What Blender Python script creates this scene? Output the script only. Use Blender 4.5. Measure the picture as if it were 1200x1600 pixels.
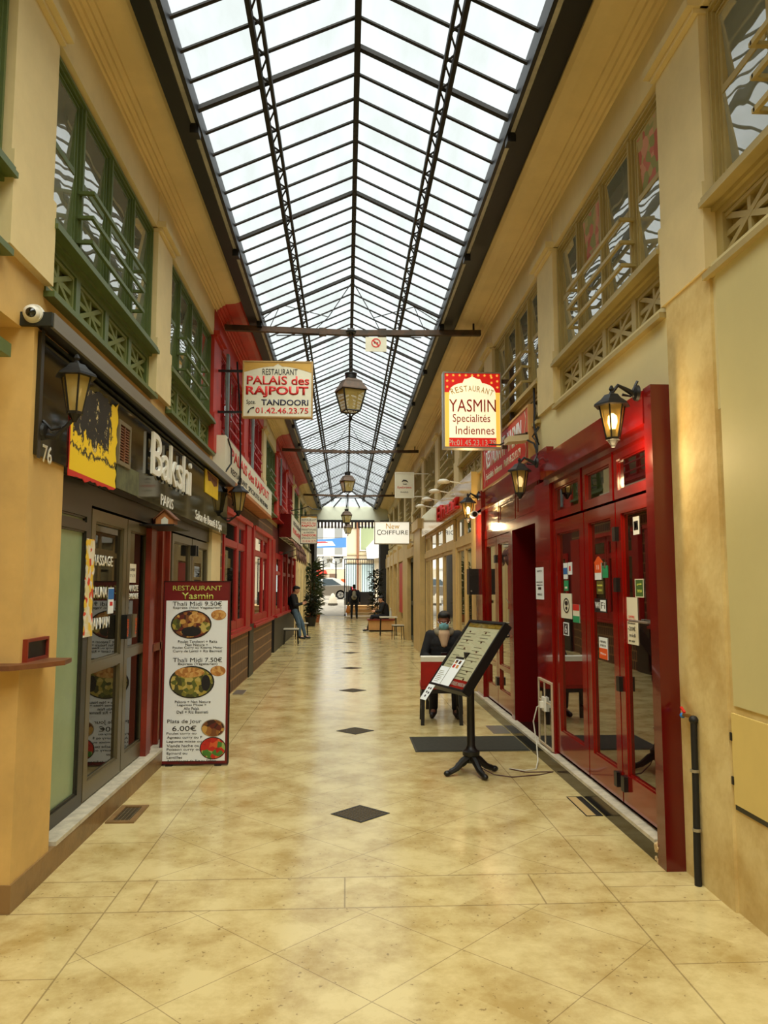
import bpy, bmesh, math, random
from mathutils import Matrix, Vector
R = random.Random(7)
S = bpy.context.scene
COL = S.collection
for o in list(bpy.data.objects):
    bpy.data.objects.remove(o)

# ------------------------------------------------------------------ camera, sky, sun, exposure
CAM_H = 1.65
YAW, PITCH, F = math.radians(2.8017), math.radians(5.5214), 1200.0
cd = bpy.data.cameras.new('camera'); cam = bpy.data.objects.new('camera', cd); COL.objects.link(cam)
cam.location = (0, 0, CAM_H); cam.rotation_euler = (math.pi / 2 + PITCH, 0, -YAW)
cd.sensor_width = 36; cd.lens = 36 * F / 1600; cd.clip_end = 300; cd.clip_start = 0.05
S.camera = cam
S.view_settings.view_transform = 'Standard'; S.view_settings.look = 'None'
S.view_settings.gamma = 1; S.view_settings.use_curve_mapping = False
S.view_settings.exposure = 0.18
w = bpy.data.worlds.new('overcast_sky'); S.world = w; w.use_nodes = True
bg = w.node_tree.nodes['Background']
bg.inputs[0].default_value = (0.93, 0.97, 1.0, 1); bg.inputs[1].default_value = 0.86
sd = bpy.data.lights.new('daylight', 'SUN'); sun = bpy.data.objects.new('daylight', sd); COL.objects.link(sun)
sd.energy = 9.0; sd.angle = math.radians(80); sd.color = (1.0, 0.96, 0.86)
sun.rotation_euler = (math.radians(20), math.radians(3), 0); sun.location = (0, 12, 20)

# ------------------------------------------------------------------ materials
def lin(c):
    return tuple((x / 255 / 12.92) if x / 255 <= .04045 else ((x / 255 + .055) / 1.055) ** 2.4 for x in c)
MATS = {}
def mat(name, rgb, rough=.6, metal=0., ior=None, emit=None, noise=0., scale=4., bump=0., bscale=30., coat=0., rgb2=None, detail=6):
    if name in MATS: return MATS[name]
    m = bpy.data.materials.new(name); m.use_nodes = True
    nt = m.node_tree; p = nt.nodes['Principled BSDF']
    c = lin(rgb)
    p.inputs['Base Color'].default_value = (*c, 1); p.inputs['Roughness'].default_value = rough
    p.inputs['Metallic'].default_value = metal
    if ior: p.inputs['IOR'].default_value = ior
    if coat: p.inputs['Coat Weight'].default_value = coat; p.inputs['Coat Roughness'].default_value = .04
    if emit:
        p.inputs['Emission Color'].default_value = (*lin(emit[0]), 1); p.inputs['Emission Strength'].default_value = emit[1]
    if noise or bump:
        tc = nt.nodes.new('ShaderNodeTexCoord'); n = nt.nodes.new('ShaderNodeTexNoise')
        n.inputs['Scale'].default_value = scale; n.inputs['Detail'].default_value = detail; n.inputs['Roughness'].default_value = .65
        nt.links.new(tc.outputs['Object'], n.inputs['Vector'])
    if noise:
        r = nt.nodes.new('ShaderNodeValToRGB'); nt.links.new(n.outputs['Fac'], r.inputs['Fac'])
        d = lin(rgb2) if rgb2 else tuple(x * (1 - noise) for x in c)
        r.color_ramp.elements[0].position = .38; r.color_ramp.elements[0].color = (*d, 1)
        r.color_ramp.elements[1].position = .62; r.color_ramp.elements[1].color = (*c, 1)
        nt.links.new(r.outputs['Color'], p.inputs['Base Color'])
    if bump:
        n2 = nt.nodes.new('ShaderNodeTexNoise'); n2.inputs['Scale'].default_value = bscale; n2.inputs['Detail'].default_value = 2
        nt.links.new(tc.outputs['Object'], n2.inputs['Vector'])
        b = nt.nodes.new('ShaderNodeBump'); b.inputs['Strength'].default_value = bump; b.inputs['Distance'].default_value = .02
        nt.links.new(n2.outputs['Fac'], b.inputs['Height']); nt.links.new(b.outputs['Normal'], p.inputs['Normal'])
    MATS[name] = m
    return m

CREAM = mat('cream_plaster', (228, 208, 154), .75, noise=.12, scale=1.3, bump=.15, bscale=9)
CREAM2 = mat('ochre_plaster', (214, 176, 104), .7, noise=.2, scale=1.6, bump=.2, bscale=7)
SOOTY = mat('stained_plaster', (220, 198, 136), .75, noise=.4, scale=2.2, bump=.3, bscale=10, rgb2=(194, 164, 98))
MOULD = mat('cream_moulding', (230, 206, 150), .6, noise=.12, scale=1.1)
GREEN = mat('green_paint', (92, 108, 56), .42, noise=.12, scale=6)
GREEN_D = mat('green_panel_paint', (116, 124, 66), .6)
OLIVE = mat('olive_cream_paint', (176, 156, 96), .5, noise=.1, scale=5)
REDP = mat('red_paint', (196, 52, 34), .5, noise=.22, scale=3)
REDD = mat('deep_red_paint', (168, 22, 20), .42, noise=.15, scale=3)
LACQ = mat('red_lacquer', (126, 9, 7), .12, coat=.4, bump=.05, bscale=3, noise=.1, scale=2)
LACQ_D = mat('dark_red_lacquer', (92, 8, 8), .2, coat=.4)
WOODRED = mat('red_brown_wood', (134, 44, 24), .4, noise=.35, scale=3)
WOOD = mat('brown_wood', (120, 72, 38), .5, noise=.35, scale=5)
WOODO = mat('orange_wood', (190, 120, 60), .55, noise=.25, scale=5)
BLACKM = mat('black_metal', (14, 13, 12), .45)
BLACKG = mat('black_gloss_panel', (16, 18, 12), .05, ior=1.7, bump=.02, bscale=2)
BLACKP = mat('black_plastic', (15, 15, 15), .35)
DARK = mat('dark_interior', (20, 13, 10), .8)
IRON = mat('rusty_iron', (62, 52, 42), .7, noise=.5, scale=6, rgb2=(92, 66, 46))
IRON_D = mat('dark_roof_iron', (24, 20, 17), .7, noise=.2, scale=5)
ZINC = mat('zinc_strip', (196, 192, 178), .5, noise=.3, scale=5)
ALU = mat('bronze_aluminium', (104, 94, 68), .32, metal=.35)
ALU_D = mat('dark_bronze_aluminium', (52, 49, 40), .35, metal=.2)
STEEL = mat('brushed_steel', (176, 172, 160), .3, metal=.8)
KERB = mat('brown_stone', (140, 108, 66), .4, noise=.3, scale=5, bump=.1)
GRANITE = mat('black_granite', (24, 22, 18), .15, noise=.3, scale=20)
NOSE = mat('worn_nosing', (206, 196, 172), .45, noise=.3, scale=12)
WHITE = mat('white_paint', (232, 228, 212), .5)
PAPER = mat('paper', (226, 220, 196), .7)
PAPERW = mat('white_paper', (232, 236, 236), .7)
SIGNW = mat('sign_white', (226, 220, 194), .45, noise=.06, scale=5)
INKR = mat('red_ink', (206, 36, 28), .5)
INKB = mat('black_ink', (24, 22, 24), .5)
INKN = mat('navy_ink', (24, 26, 58), .5)
GOLD = mat('gold_ink', (196, 152, 62), .5)
LIME = mat('lime_ink', (196, 200, 92), .5)
MAROON = mat('maroon_print', (112, 16, 18), .45)
YEL = mat('yellow_print', (232, 196, 26), .5, noise=.1, scale=8)
ORANGE = mat('orange_print', (226, 88, 26), .5)
TEAL = mat('green_print', (30, 150, 96), .5)
BLUE = mat('blue_print', (40, 110, 180), .5)
CABLE = mat('black_cable', (14, 13, 12), .6)
CABLEW = mat('white_cable', (214, 208, 190), .5)
SKIN = mat('brown_skin', (126, 78, 54), .55)
SKINL = mat('light_skin', (206, 150, 116), .55)
HAIR = mat('black_hair', (14, 12, 11), .7)
CLOTHK = mat('black_cloth', (18, 17, 19), .85, noise=.3, scale=20)
CLOTHN = mat('dark_navy_cloth', (24, 24, 32), .85)
CLOTHG = mat('grey_lining', (122, 112, 88), .9)
JEANS = mat('blue_jeans', (86, 108, 124), .85, noise=.25, scale=14)
CREAMC = mat('cream_shirt', (200, 168, 132), .85)
MASKB = mat('mask_cloth', (112, 166, 172), .8)
SHOE = mat('black_shoe', (20, 18, 17), .5)
LEATHER = mat('red_upholstery', (170, 20, 14), .45, noise=.2, scale=6)
LEAF = mat('leaf_green', (58, 72, 34), .5, noise=.35, scale=8)
LEAF2 = mat('dark_leaf', (34, 42, 20), .5, noise=.3, scale=9)
TERRA = mat('terracotta', (160, 92, 52), .8, noise=.2, scale=8)
FACADE = mat('pale_facade', (222, 222, 216), .9, noise=.05, scale=.5)
FACADE2 = mat('cream_facade', (214, 198, 168), .9, noise=.08, scale=.6)
ASPH = mat('asphalt', (142, 136, 122), .85, noise=.2, scale=2)
CARD = mat('cardboard', (196, 148, 88), .8, noise=.1, scale=4)
BULB = mat('lit_bulb', (255, 220, 160), .5, emit=((255, 205, 130), 14))
BULB_W = mat('glowing_bulb', (255, 226, 170), .5, emit=((255, 214, 150), 2.2))
LIT = mat('lit_sign_face', (250, 240, 205), .5, emit=((255, 240, 196), .62))
LITW = mat('lit_white_sign_face', (250, 248, 235), .5, emit=((255, 250, 232), .42))
LITR = mat('lit_red_sign_face', (206, 24, 16), .5, emit=((220, 26, 16), .45))
LITY = mat('lit_yellow_sign_face', (236, 186, 70), .5, emit=((245, 196, 84), .6))
CAMW = mat('camera_white', (226, 222, 208), .35)
BRASS = mat('brass', (170, 130, 60), .35, metal=.8)

def glass(name, tint, ior=1.9, trans=.0, wav=0., rough=.015, boost=1.):
    """window pane: Fresnel mirror over a see-through or dark body"""
    m = bpy.data.materials.new(name); m.use_nodes = True; nt = m.node_tree; nt.nodes.clear()
    out = nt.nodes.new('ShaderNodeOutputMaterial'); mix = nt.nodes.new('ShaderNodeMixShader')
    fr = nt.nodes.new('ShaderNodeFresnel'); fr.inputs['IOR'].default_value = ior
    gl = nt.nodes.new('ShaderNodeBsdfGlossy'); gl.inputs['Roughness'].default_value = rough; gl.inputs['Color'].default_value = (.95, .95, .93, 1)
    if trans:
        b = nt.nodes.new('ShaderNodeMixShader'); b.inputs[0].default_value = trans
        d = nt.nodes.new('ShaderNodeBsdfDiffuse'); d.inputs[0].default_value = (*lin(tint), 1)
        t = nt.nodes.new('ShaderNodeBsdfTransparent'); t.inputs[0].default_value = (.8, .8, .76, 1)
        nt.links.new(d.outputs[0], b.inputs[1]); nt.links.new(t.outputs[0], b.inputs[2])
    else:
        b = nt.nodes.new('ShaderNodeBsdfDiffuse'); b.inputs[0].default_value = (*lin(tint), 1)
    mu = nt.nodes.new('ShaderNodeMath'); mu.operation = 'MULTIPLY'; mu.use_clamp = True; mu.inputs[1].default_value = boost; nt.links.new(fr.outputs[0], mu.inputs[0])
    ge = nt.nodes.new('ShaderNodeNewGeometry'); fb_ = nt.nodes.new('ShaderNodeMath'); fb_.operation = 'SUBTRACT'; fb_.inputs[0].default_value = 1; nt.links.new(ge.outputs['Backfacing'], fb_.inputs[1])
    m2 = nt.nodes.new('ShaderNodeMath'); m2.operation = 'MULTIPLY'; nt.links.new(mu.outputs[0], m2.inputs[0]); nt.links.new(fb_.outputs[0], m2.inputs[1])
    nt.links.new(m2.outputs[0], mix.inputs[0]); nt.links.new(b.outputs[0], mix.inputs[1]); nt.links.new(gl.outputs[0], mix.inputs[2])
    nt.links.new(mix.outputs[0], out.inputs[0])
    if wav:
        tc = nt.nodes.new('ShaderNodeTexCoord'); n = nt.nodes.new('ShaderNodeTexNoise'); n.inputs['Scale'].default_value = 3.2; n.inputs['Detail'].default_value = 1
        bp = nt.nodes.new('ShaderNodeBump'); bp.inputs['Strength'].default_value = wav; bp.inputs['Distance'].default_value = .02
        nt.links.new(tc.outputs['Object'], n.inputs['Vector']); nt.links.new(n.outputs['Fac'], bp.inputs['Height'])
        nt.links.new(bp.outputs['Normal'], gl.inputs['Normal']); nt.links.new(bp.outputs['Normal'], fr.inputs['Normal'])
    MATS[name] = m
    return m
PANE_UP = glass('old_window_glass', (140, 142, 122), 2.0, wav=.10, boost=1.9)   # pale body colour stands in for the reflected bright roof; both panes reflect
PANE_R = glass('shop_door_glass', (26, 6, 5), 1.75, boost=1.7)
PANE_D = glass('dark_shop_glass', (24, 22, 17), 1.6)
PANE_C = glass('cream_shop_glass', (70, 60, 40), 2.0, boost=1.5)
PANE_L = glass('lantern_glass', (196, 170, 96), 1.3, trans=.45)
FROST = mat('frosted_green_film', (140, 160, 122), .22, noise=.1, scale=3)

def roof_glass():
    m = bpy.data.materials.new('wired_roof_glass'); m.use_nodes = True; nt = m.node_tree; nt.nodes.clear()
    out = nt.nodes.new('ShaderNodeOutputMaterial'); mix = nt.nodes.new('ShaderNodeMixShader'); mix.inputs[0].default_value = .1
    t = nt.nodes.new('ShaderNodeBsdfTransparent'); d = nt.nodes.new('ShaderNodeBsdfTranslucent'); d.inputs[0].default_value = (.8, .84, .82, 1)
    tc = nt.nodes.new('ShaderNodeTexCoord'); mp = nt.nodes.new('ShaderNodeMapping'); mp.inputs['Scale'].default_value = (1.6, .5, 1.6)
    n = nt.nodes.new('ShaderNodeTexNoise'); n.inputs['Scale'].default_value = 2.2; n.inputs['Detail'].default_value = 5
    r = nt.nodes.new('ShaderNodeValToRGB')
    r.color_ramp.elements[0].position = .36; r.color_ramp.elements[0].color = (.74, .79, .76, 1)
    r.color_ramp.elements[1].position = .60; r.color_ramp.elements[1].color = (.90, .94, .94, 1)
    L = nt.links
    L.new(tc.outputs['Object'], mp.inputs[0]); L.new(mp.outputs[0], n.inputs['Vector']); L.new(n.outputs['Fac'], r.inputs[0])
    L.new(r.outputs[0], t.inputs[0]); L.new(t.outputs[0], mix.inputs[1]); L.new(d.outputs[0], mix.inputs[2]); L.new(mix.outputs[0], out.inputs[0])
    return m
ROOFG = roof_glass()

def floor_mat():
    m = bpy.data.materials.new('stone_floor'); m.use_nodes = True; nt = m.node_tree; p = nt.nodes['Principled BSDF']; L = nt.links
    def N(t, **k):
        n = nt.nodes.new('ShaderNode' + t)
        for a, b in k.items(): setattr(n, a, b)
        return n
    def math_(op, a, b=None, c=None):
        n = N('Math', operation=op)
        for i, v in enumerate((a, b, c)):
            if v is None: continue
            if isinstance(v, (int, float)): n.inputs[i].default_value = v
            else: L.new(v, n.inputs[i])
        return n.outputs[0]
    tc = N('TexCoord'); sx = N('SeparateXYZ'); L.new(tc.outputs['Object'], sx.inputs[0]); X, Y = sx.outputs[0], sx.outputs[1]
    side = .60; k = 1 / (side * math.sqrt(2))
    dx = math_('SUBTRACT', X, .11); dy = math_('SUBTRACT', Y, 5.78)
    u = math_('MULTIPLY', math_('ADD', dx, dy), k); v = math_('MULTIPLY', math_('SUBTRACT', dx, dy), k)
    def joint(t, wd):                     # distance to the nearest integer < wd
        f = math_('FRACT', math_('ADD', t, 100.5)); return math_('LESS_THAN', math_('ABSOLUTE', math_('SUBTRACT', f, .5)), wd)
    def line(t, at, wd): return math_('LESS_THAN', math_('ABSOLUTE', math_('SUBTRACT', t, at)), wd)
    diag = math_('MAXIMUM', joint(u, .004), joint(v, .004))
    inside = math_('LESS_THAN', math_('ABSOLUTE', math_('SUBTRACT', X, .11)), 1.33)
    band = math_('MULTIPLY', math_('GREATER_THAN', Y, 4.14), math_('LESS_THAN', Y, 4.56))
    inside = math_('MULTIPLY', inside, math_('SUBTRACT', 1, band))
    j = math_('MULTIPLY', diag, inside)
    for at in (-1.22, 1.44): j = math_('MAXIMUM', j, line(X, at, .004))
    for at in (4.14, 4.56): j = math_('MAXIMUM', j, line(Y, at, .005))
    edge = math_('SUBTRACT', 1, math_('LESS_THAN', math_('ABSOLUTE', math_('SUBTRACT', X, .11)), 1.33))
    j = math_('MAXIMUM', j, math_('MULTIPLY', edge, joint(math_('MULTIPLY', Y, 1.15), .004)))
    j = math_('MAXIMUM', j, math_('MULTIPLY', band, joint(math_('MULTIPLY', X, .95), .004)))
    # tint per slab and worn blotches
    cell = N('CombineXYZ'); L.new(math_('FLOOR', math_('ADD', u, .5)), cell.inputs[0]); L.new(math_('FLOOR', math_('ADD', v, .5)), cell.inputs[1])
    wn = N('TexWhiteNoise'); L.new(cell.outputs[0], wn.inputs['Vector'])
    n1 = N('TexNoise'); n1.inputs['Scale'].default_value = 2.4; n1.inputs['Detail'].default_value = 8; n1.inputs['Roughness'].default_value = .7
    L.new(tc.outputs['Object'], n1.inputs['Vector'])
    r = N('ValToRGB'); e = r.color_ramp.elements
    e[0].position = .34; e[0].color = (*lin((178, 152, 92)), 1); e[1].position = .60; e[1].color = (*lin((216, 197, 140)), 1)
    val = math_('ADD', n1.outputs['Fac'], math_('MULTIPLY', math_('SUBTRACT', wn.outputs['Value'], .5), .07)); L.new(val, r.inputs[0])
    n3 = N('TexNoise'); n3.inputs['Scale'].default_value = 34; n3.inputs['Detail'].default_value = 3; L.new(tc.outputs['Object'], n3.inputs['Vector'])
    pit = math_('MULTIPLY', math_('GREATER_THAN', n3.outputs['Fac'], .665), math_('LESS_THAN', n1.outputs['Fac'], .5))
    mx = N('Mix', data_type='RGBA'); L.new(math_('MULTIPLY', math_('MAXIMUM', j, pit), .5), mx.inputs[0]); L.new(r.outputs[0], mx.inputs[6])
    mx.inputs[7].default_value = (*lin((84, 58, 26)), 1); L.new(mx.outputs[2], p.inputs['Base Color'])
    rr = math_('ADD', math_('MULTIPLY', n1.outputs['Fac'], .20), .07); L.new(rr, p.inputs['Roughness'])
    p.inputs['IOR'].default_value = 1.5
    return m
FLOORM = floor_mat()

def brick_mat(name, c1, c2, joint, sc, bw=.5, rh=.25, rough=.6, rot=0., axis='YZ'):
    m = bpy.data.materials.new(name); m.use_nodes = True; nt = m.node_tree; p = nt.nodes['Principled BSDF']
    tc = nt.nodes.new('ShaderNodeTexCoord'); s = nt.nodes.new('ShaderNodeSeparateXYZ'); c = nt.nodes.new('ShaderNodeCombineXYZ')
    b = nt.nodes.new('ShaderNodeTexBrick'); b.inputs['Scale'].default_value = sc
    b.inputs['Color1'].default_value = (*lin(c1), 1); b.inputs['Color2'].default_value = (*lin(c2), 1); b.inputs['Mortar'].default_value = (*lin(joint), 1)
    b.inputs['Mortar Size'].default_value = .035; b.inputs['Brick Width'].default_value = bw; b.inputs['Row Height'].default_value = rh
    nt.links.new(tc.outputs['Object'], s.inputs[0])
    nt.links.new(s.outputs['XYZ'.index(axis[0])], c.inputs[0]); nt.links.new(s.outputs['XYZ'.index(axis[1])], c.inputs[1])
    nt.links.new(c.outputs[0], b.inputs['Vector']); nt.links.new(b.outputs['Color'], p.inputs['Base Color']); p.inputs['Roughness'].default_value = rough
    MATS[name] = m; return m
BROWNT = brick_mat('brown_slate_cladding', (58, 34, 22), (84, 50, 30), (150, 112, 70), 2.2, .26, .42)
MATB = mat('rubber_mat', (52, 50, 38), .9, noise=.25, scale=30)
GRATEM = mat('iron_grate', (34, 31, 27), .5, metal=.3)
def voronoi_mat(name, cols, scale, rough=.6):
    m = bpy.data.materials.new(name); m.use_nodes = True; nt = m.node_tree; p = nt.nodes['Principled BSDF']
    tc = nt.nodes.new('ShaderNodeTexCoord'); v = nt.nodes.new('ShaderNodeTexVoronoi'); v.inputs['Scale'].default_value = scale
    r = nt.nodes.new('ShaderNodeValToRGB'); r.color_ramp.interpolation = 'CONSTANT'
    sp = nt.nodes.new('ShaderNodeSeparateColor')
    e = r.color_ramp.elements
    while len(e) < len(cols): e.new(.5)
    for i, c in enumerate(cols): e[i].position = i / len(cols); e[i].color = (*lin(c), 1)
    nt.links.new(tc.outputs['Object'], v.inputs['Vector']); nt.links.new(v.outputs['Color'], sp.inputs[0]); nt.links.new(sp.outputs[0], r.inputs[0])
    nt.links.new(r.outputs[0], p.inputs['Base Color']); p.inputs['Roughness'].default_value = rough
    MATS[name] = m; return m
FOOD1 = voronoi_mat('curry_print', [(60, 26, 14), (150, 96, 40), (96, 30, 16), (196, 150, 70), (120, 70, 30)], 26)
FOOD2 = voronoi_mat('vegetable_print', [(120, 116, 40), (170, 150, 60), (70, 70, 26), (190, 170, 90), (90, 96, 30)], 26)
FOOD3 = voronoi_mat('salad_print', [(190, 36, 20), (170, 30, 16), (70, 120, 40), (210, 90, 40), (150, 170, 90)], 24)
BREADP = voronoi_mat('bread_print', [(196, 140, 70), (170, 112, 50), (206, 160, 90)], 40)
CURT = voronoi_mat('pink_floral_curtain', [(196, 120, 104), (178, 160, 110), (206, 150, 124), (150, 150, 96), (186, 104, 90)], 14, .9)
def torn_mat():
    m = bpy.data.materials.new('torn_yellow_poster'); m.use_nodes = True; nt = m.node_tree; p = nt.nodes['Principled BSDF']; L = nt.links
    tc = nt.nodes.new('ShaderNodeTexCoord'); n = nt.nodes.new('ShaderNodeTexNoise'); n.inputs['Scale'].default_value = 9; n.inputs['Detail'].default_value = 8; n.inputs['Roughness'].default_value = .75
    L.new(tc.outputs['Object'], n.inputs['Vector'])
    s = nt.nodes.new('ShaderNodeSeparateXYZ'); L.new(tc.outputs['Object'], s.inputs[0])
    # object origin at the poster's lower near corner: y along the wall, z up. Bare black in the upper middle
    def mt(op, a, b):
        q = nt.nodes.new('ShaderNodeMath'); q.operation = op
        for i, v in enumerate((a, b)):
            if isinstance(v, (int, float)): q.inputs[i].default_value = v
            else: L.new(v, q.inputs[i])
        return q.outputs[0]
    bare = mt('MULTIPLY', mt('GREATER_THAN', mt('ADD', s.outputs[2], mt('MULTIPLY', mt('SUBTRACT', n.outputs['Fac'], .5), .5)), .27),
              mt('LESS_THAN', mt('ADD', s.outputs[1], mt('MULTIPLY', mt('SUBTRACT', n.outputs['Fac'], .5), .5)), .80))
    bare = mt('MULTIPLY', bare, mt('GREATER_THAN', s.outputs[1], .07))
    fleck = mt('GREATER_THAN', n.outputs['Fac'], .60)
    crack = mt('LESS_THAN', mt('ABSOLUTE', mt('SUBTRACT', mt('ADD', s.outputs[2], mt('MULTIPLY', n.outputs['Fac'], .25)), .32), 0), .012)
    a = nt.nodes.new('ShaderNodeMix'); a.data_type = 'RGBA'; a.inputs[6].default_value = (*lin((236, 198, 20)), 1); a.inputs[7].default_value = (*lin((28, 25, 16)), 1); L.new(mt('MAXIMUM', bare, crack), a.inputs[0])
    c = nt.nodes.new('ShaderNodeMix'); c.data_type = 'RGBA'; L.new(a.outputs[2], c.inputs[6]); c.inputs[7].default_value = (*lin((200, 180, 120)), 1); L.new(mt('MULTIPLY', fleck, bare), c.inputs[0])
    red = mt('MAXIMUM', mt('LESS_THAN', s.outputs[2], .045), mt('LESS_THAN', s.outputs[1], .03))
    e = nt.nodes.new('ShaderNodeMix'); e.data_type = 'RGBA'; L.new(c.outputs[2], e.inputs[6]); e.inputs[7].default_value = (*lin((196, 40, 26)), 1); L.new(red, e.inputs[0])
    L.new(e.outputs[2], p.inputs['Base Color']); p.inputs['Roughness'].default_value = .6
    return m
TORN = torn_mat()
STRIPM = voronoi_mat('torn_strip_print', [(224, 214, 190), (230, 190, 60), (214, 206, 180), (206, 70, 40), (226, 216, 196), (220, 204, 150)], 22)
CURRYP = voronoi_mat('spice_print', [(110, 60, 24), (140, 84, 34), (84, 40, 20)], 40)

# ------------------------------------------------------------------ mesh and object helpers
MW = {}
def world_of(o): return MW.get(o.name, Matrix.Identity(4)) if o else Matrix.Identity(4)
def frame(o, u, v):
    u = Vector(u).normalized(); v = Vector(v).normalized(); n = u.cross(v)
    M = Matrix((u, v, n)).transposed().to_4x4(); M.translation = Vector(o); return M
def LWALL(x, y0, z0): return frame((x, y0, z0), (0, 1, 0), (0, 0, 1))       # left wall: u along the passage, n into the passage
def RWALL(x, y1, z0): return frame((x, y1, z0), (0, -1, 0), (0, 0, 1))      # right wall: u back towards the entrance
def FRONT(x0, y, z0): return frame((x0, y, z0), (1, 0, 0), (0, 0, 1))       # faces back down the passage

class MB:
    def __init__(s, M=None): s.bm = bmesh.new(); s.M = M or Matrix.Identity(4)
    def _p(s, pts): return [s.bm.verts.new(s.M @ Vector(p)) for p in pts]
    def box(s, x0, x1, y0, y1, z0, z1):
        v = s._p([(x, y, z) for x in (x0, x1) for y in (y0, y1) for z in (z0, z1)])
        for f in ((0, 1, 3, 2), (4, 6, 7, 5), (0, 4, 5, 1), (2, 3, 7, 6), (0, 2, 6, 4), (1, 5, 7, 3)): s.bm.faces.new([v[i] for i in f])
        return s
    def rect(s, u0, u1, v0, v1, wd, n0, n1):       # four-sided frame in the u,v plane
        s.box(u0, u1, v0, v0 + wd, n0, n1); s.box(u0, u1, v1 - wd, v1, n0, n1)
        s.box(u0, u0 + wd, v0 + wd, v1 - wd, n0, n1); s.box(u1 - wd, u1, v0 + wd, v1 - wd, n0, n1); return s
    def bar(s, p0, p1, wd, th, up=(0, 0, 1)):
        p0, p1 = Vector(p0), Vector(p1); d = (p1 - p0).normalized(); a = d.cross(Vector(up))
        if a.length < 1e-4: a = d.cross(Vector((1, 0, 0)))
        a.normalize(); b = a.cross(d)
        c = [p + a * i * wd / 2 + b * j * th / 2 for p in (p0, p1) for i, j in ((-1, -1), (1, -1), (1, 1), (-1, 1))]
        v = s._p(c)
        for f in ((0, 3, 2, 1), (4, 5, 6, 7), (0, 1, 5, 4), (1, 2, 6, 5), (2, 3, 7, 6), (3, 0, 4, 7)): s.bm.faces.new([v[i] for i in f])
        return s
    def path(s, pts, r, seg=8, close=False):
        pts = [Vector(p) for p in pts]; rs = r if isinstance(r, (list, tuple)) else [r] * len(pts)
        rings = []; a = None
        for i, p in enumerate(pts):
            q0, q1 = pts[max(i - 1, 0)], pts[min(i + 1, len(pts) - 1)]; d = (q1 - q0).normalized()
            if a is None:
                a = d.cross(Vector((0, 0, 1)))
                if a.length < 1e-3: a = d.cross(Vector((1, 0, 0)))
            else: a = a - d * a.dot(d)
            a.normalize(); b = d.cross(a)
            rings.append(s._p([p + (a * math.cos(t) + b * math.sin(t)) * rs[i] for t in [2 * math.pi * j / seg for j in range(seg)]]))
        for A, B in zip(rings, rings[1:]):
            for j in range(seg): s.bm.faces.new((A[j], A[(j + 1) % seg], B[(j + 1) % seg], B[j]))
        s.bm.faces.new(list(reversed(rings[0]))); s.bm.faces.new(rings[-1]); return s
    def lathe(s, prof, c=(0, 0, 0), seg=16, rot=0.):     # prof: (radius, z) list, axis local z
        c = Vector(c); rings = []
        for r, z in prof:
            rings.append(s._p([c + Vector((max(r, 1e-4) * math.cos(rot + 2 * math.pi * j / seg), max(r, 1e-4) * math.sin(rot + 2 * math.pi * j / seg), z)) for j in range(seg)]))
        for A, B in zip(rings, rings[1:]):
            for j in range(seg): s.bm.faces.new((A[j], A[(j + 1) % seg], B[(j + 1) % seg], B[j]))
        s.bm.faces.new(list(reversed(rings[0]))); s.bm.faces.new(rings[-1]); return s
    def prism(s, poly, n0, n1):                          # polygon in u,v extruded along n
        a = s._p([(x, y, n0) for x, y in poly]); b = s._p([(x, y, n1) for x, y in poly]); n = len(poly)
        s.bm.faces.new(list(reversed(a))); s.bm.faces.new(b)
        for i in range(n): s.bm.faces.new((a[i], a[(i + 1) % n], b[(i + 1) % n], b[i]))
        return s
    def ball(s, c, r, sc=(1, 1, 1), sub=2, rot=None):
        m = s.M @ Matrix.Translation(Vector(c)) @ (rot.to_4x4() if rot else Matrix.Identity(4)) @ Matrix.Diagonal((*sc, 1))
        bmesh.ops.create_icosphere(s.bm, subdivisions=sub, radius=r, matrix=m); return s
    def poly(s, pts): s.bm.faces.new(s._p(pts)); return s
    def build(s, name, m, parent=None, smooth=False, bevel=0., origin=None):
        if bevel:
            bmesh.ops.bevel(s.bm, geom=[e for e in s.bm.edges if e.is_manifold and e.calc_face_angle(0) > .6], offset=bevel, segments=2, affect='EDGES', profile=.5)
        inv = world_of(parent).inverted()
        if parent is None and origin is not None: inv = Matrix.Translation(-Vector(origin))
        bmesh.ops.transform(s.bm, matrix=inv, verts=s.bm.verts)
        bmesh.ops.recalc_face_normals(s.bm, faces=s.bm.faces)
        me = bpy.data.meshes.new(name); s.bm.to_mesh(me); s.bm.free()
        if smooth:
            for f in me.polygons: f.use_smooth = True
            try: me.set_sharp_from_angle(angle=.7)
            except Exception: pass
        return link(name, me, m, parent, origin)
def link(name, me, m, parent=None, origin=None):
    o = bpy.data.objects.new(name, me); COL.objects.link(o)
    if m: me.materials.append(m)
    if parent: o.parent = parent; MW[o.name] = world_of(parent)
    elif origin is not None: o.location = origin; MW[o.name] = Matrix.Translation(Vector(origin))
    return o
def thing(name, label, cat, loc=(0, 0, 0), rotz=0., group=None):
    o = bpy.data.objects.new(name, None); COL.objects.link(o); o.empty_display_size = .1
    o.location = loc; o.rotation_euler = (0, 0, rotz); o['label'] = label; o['category'] = cat
    if group: o['group'] = group
    MW[o.name] = Matrix.Translation(Vector(loc)) @ Matrix.Rotation(rotz, 4, 'Z'); return o
def tag(o, label, cat, group=None):
    o['label'] = label; o['category'] = cat
    if group: o['group'] = group
    return o
def struct(o): o['kind'] = 'structure'; return o
def root_struct(name, loc=(0, 0, 0), rotz=0.):
    o = bpy.data.objects.new(name, None); COL.objects.link(o); o.location = loc; o.rotation_euler = (0, 0, rotz); o['kind'] = 'structure'
    MW[o.name] = Matrix.Translation(Vector(loc)) @ Matrix.Rotation(rotz, 4, 'Z'); return o
KIDS = {}
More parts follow.
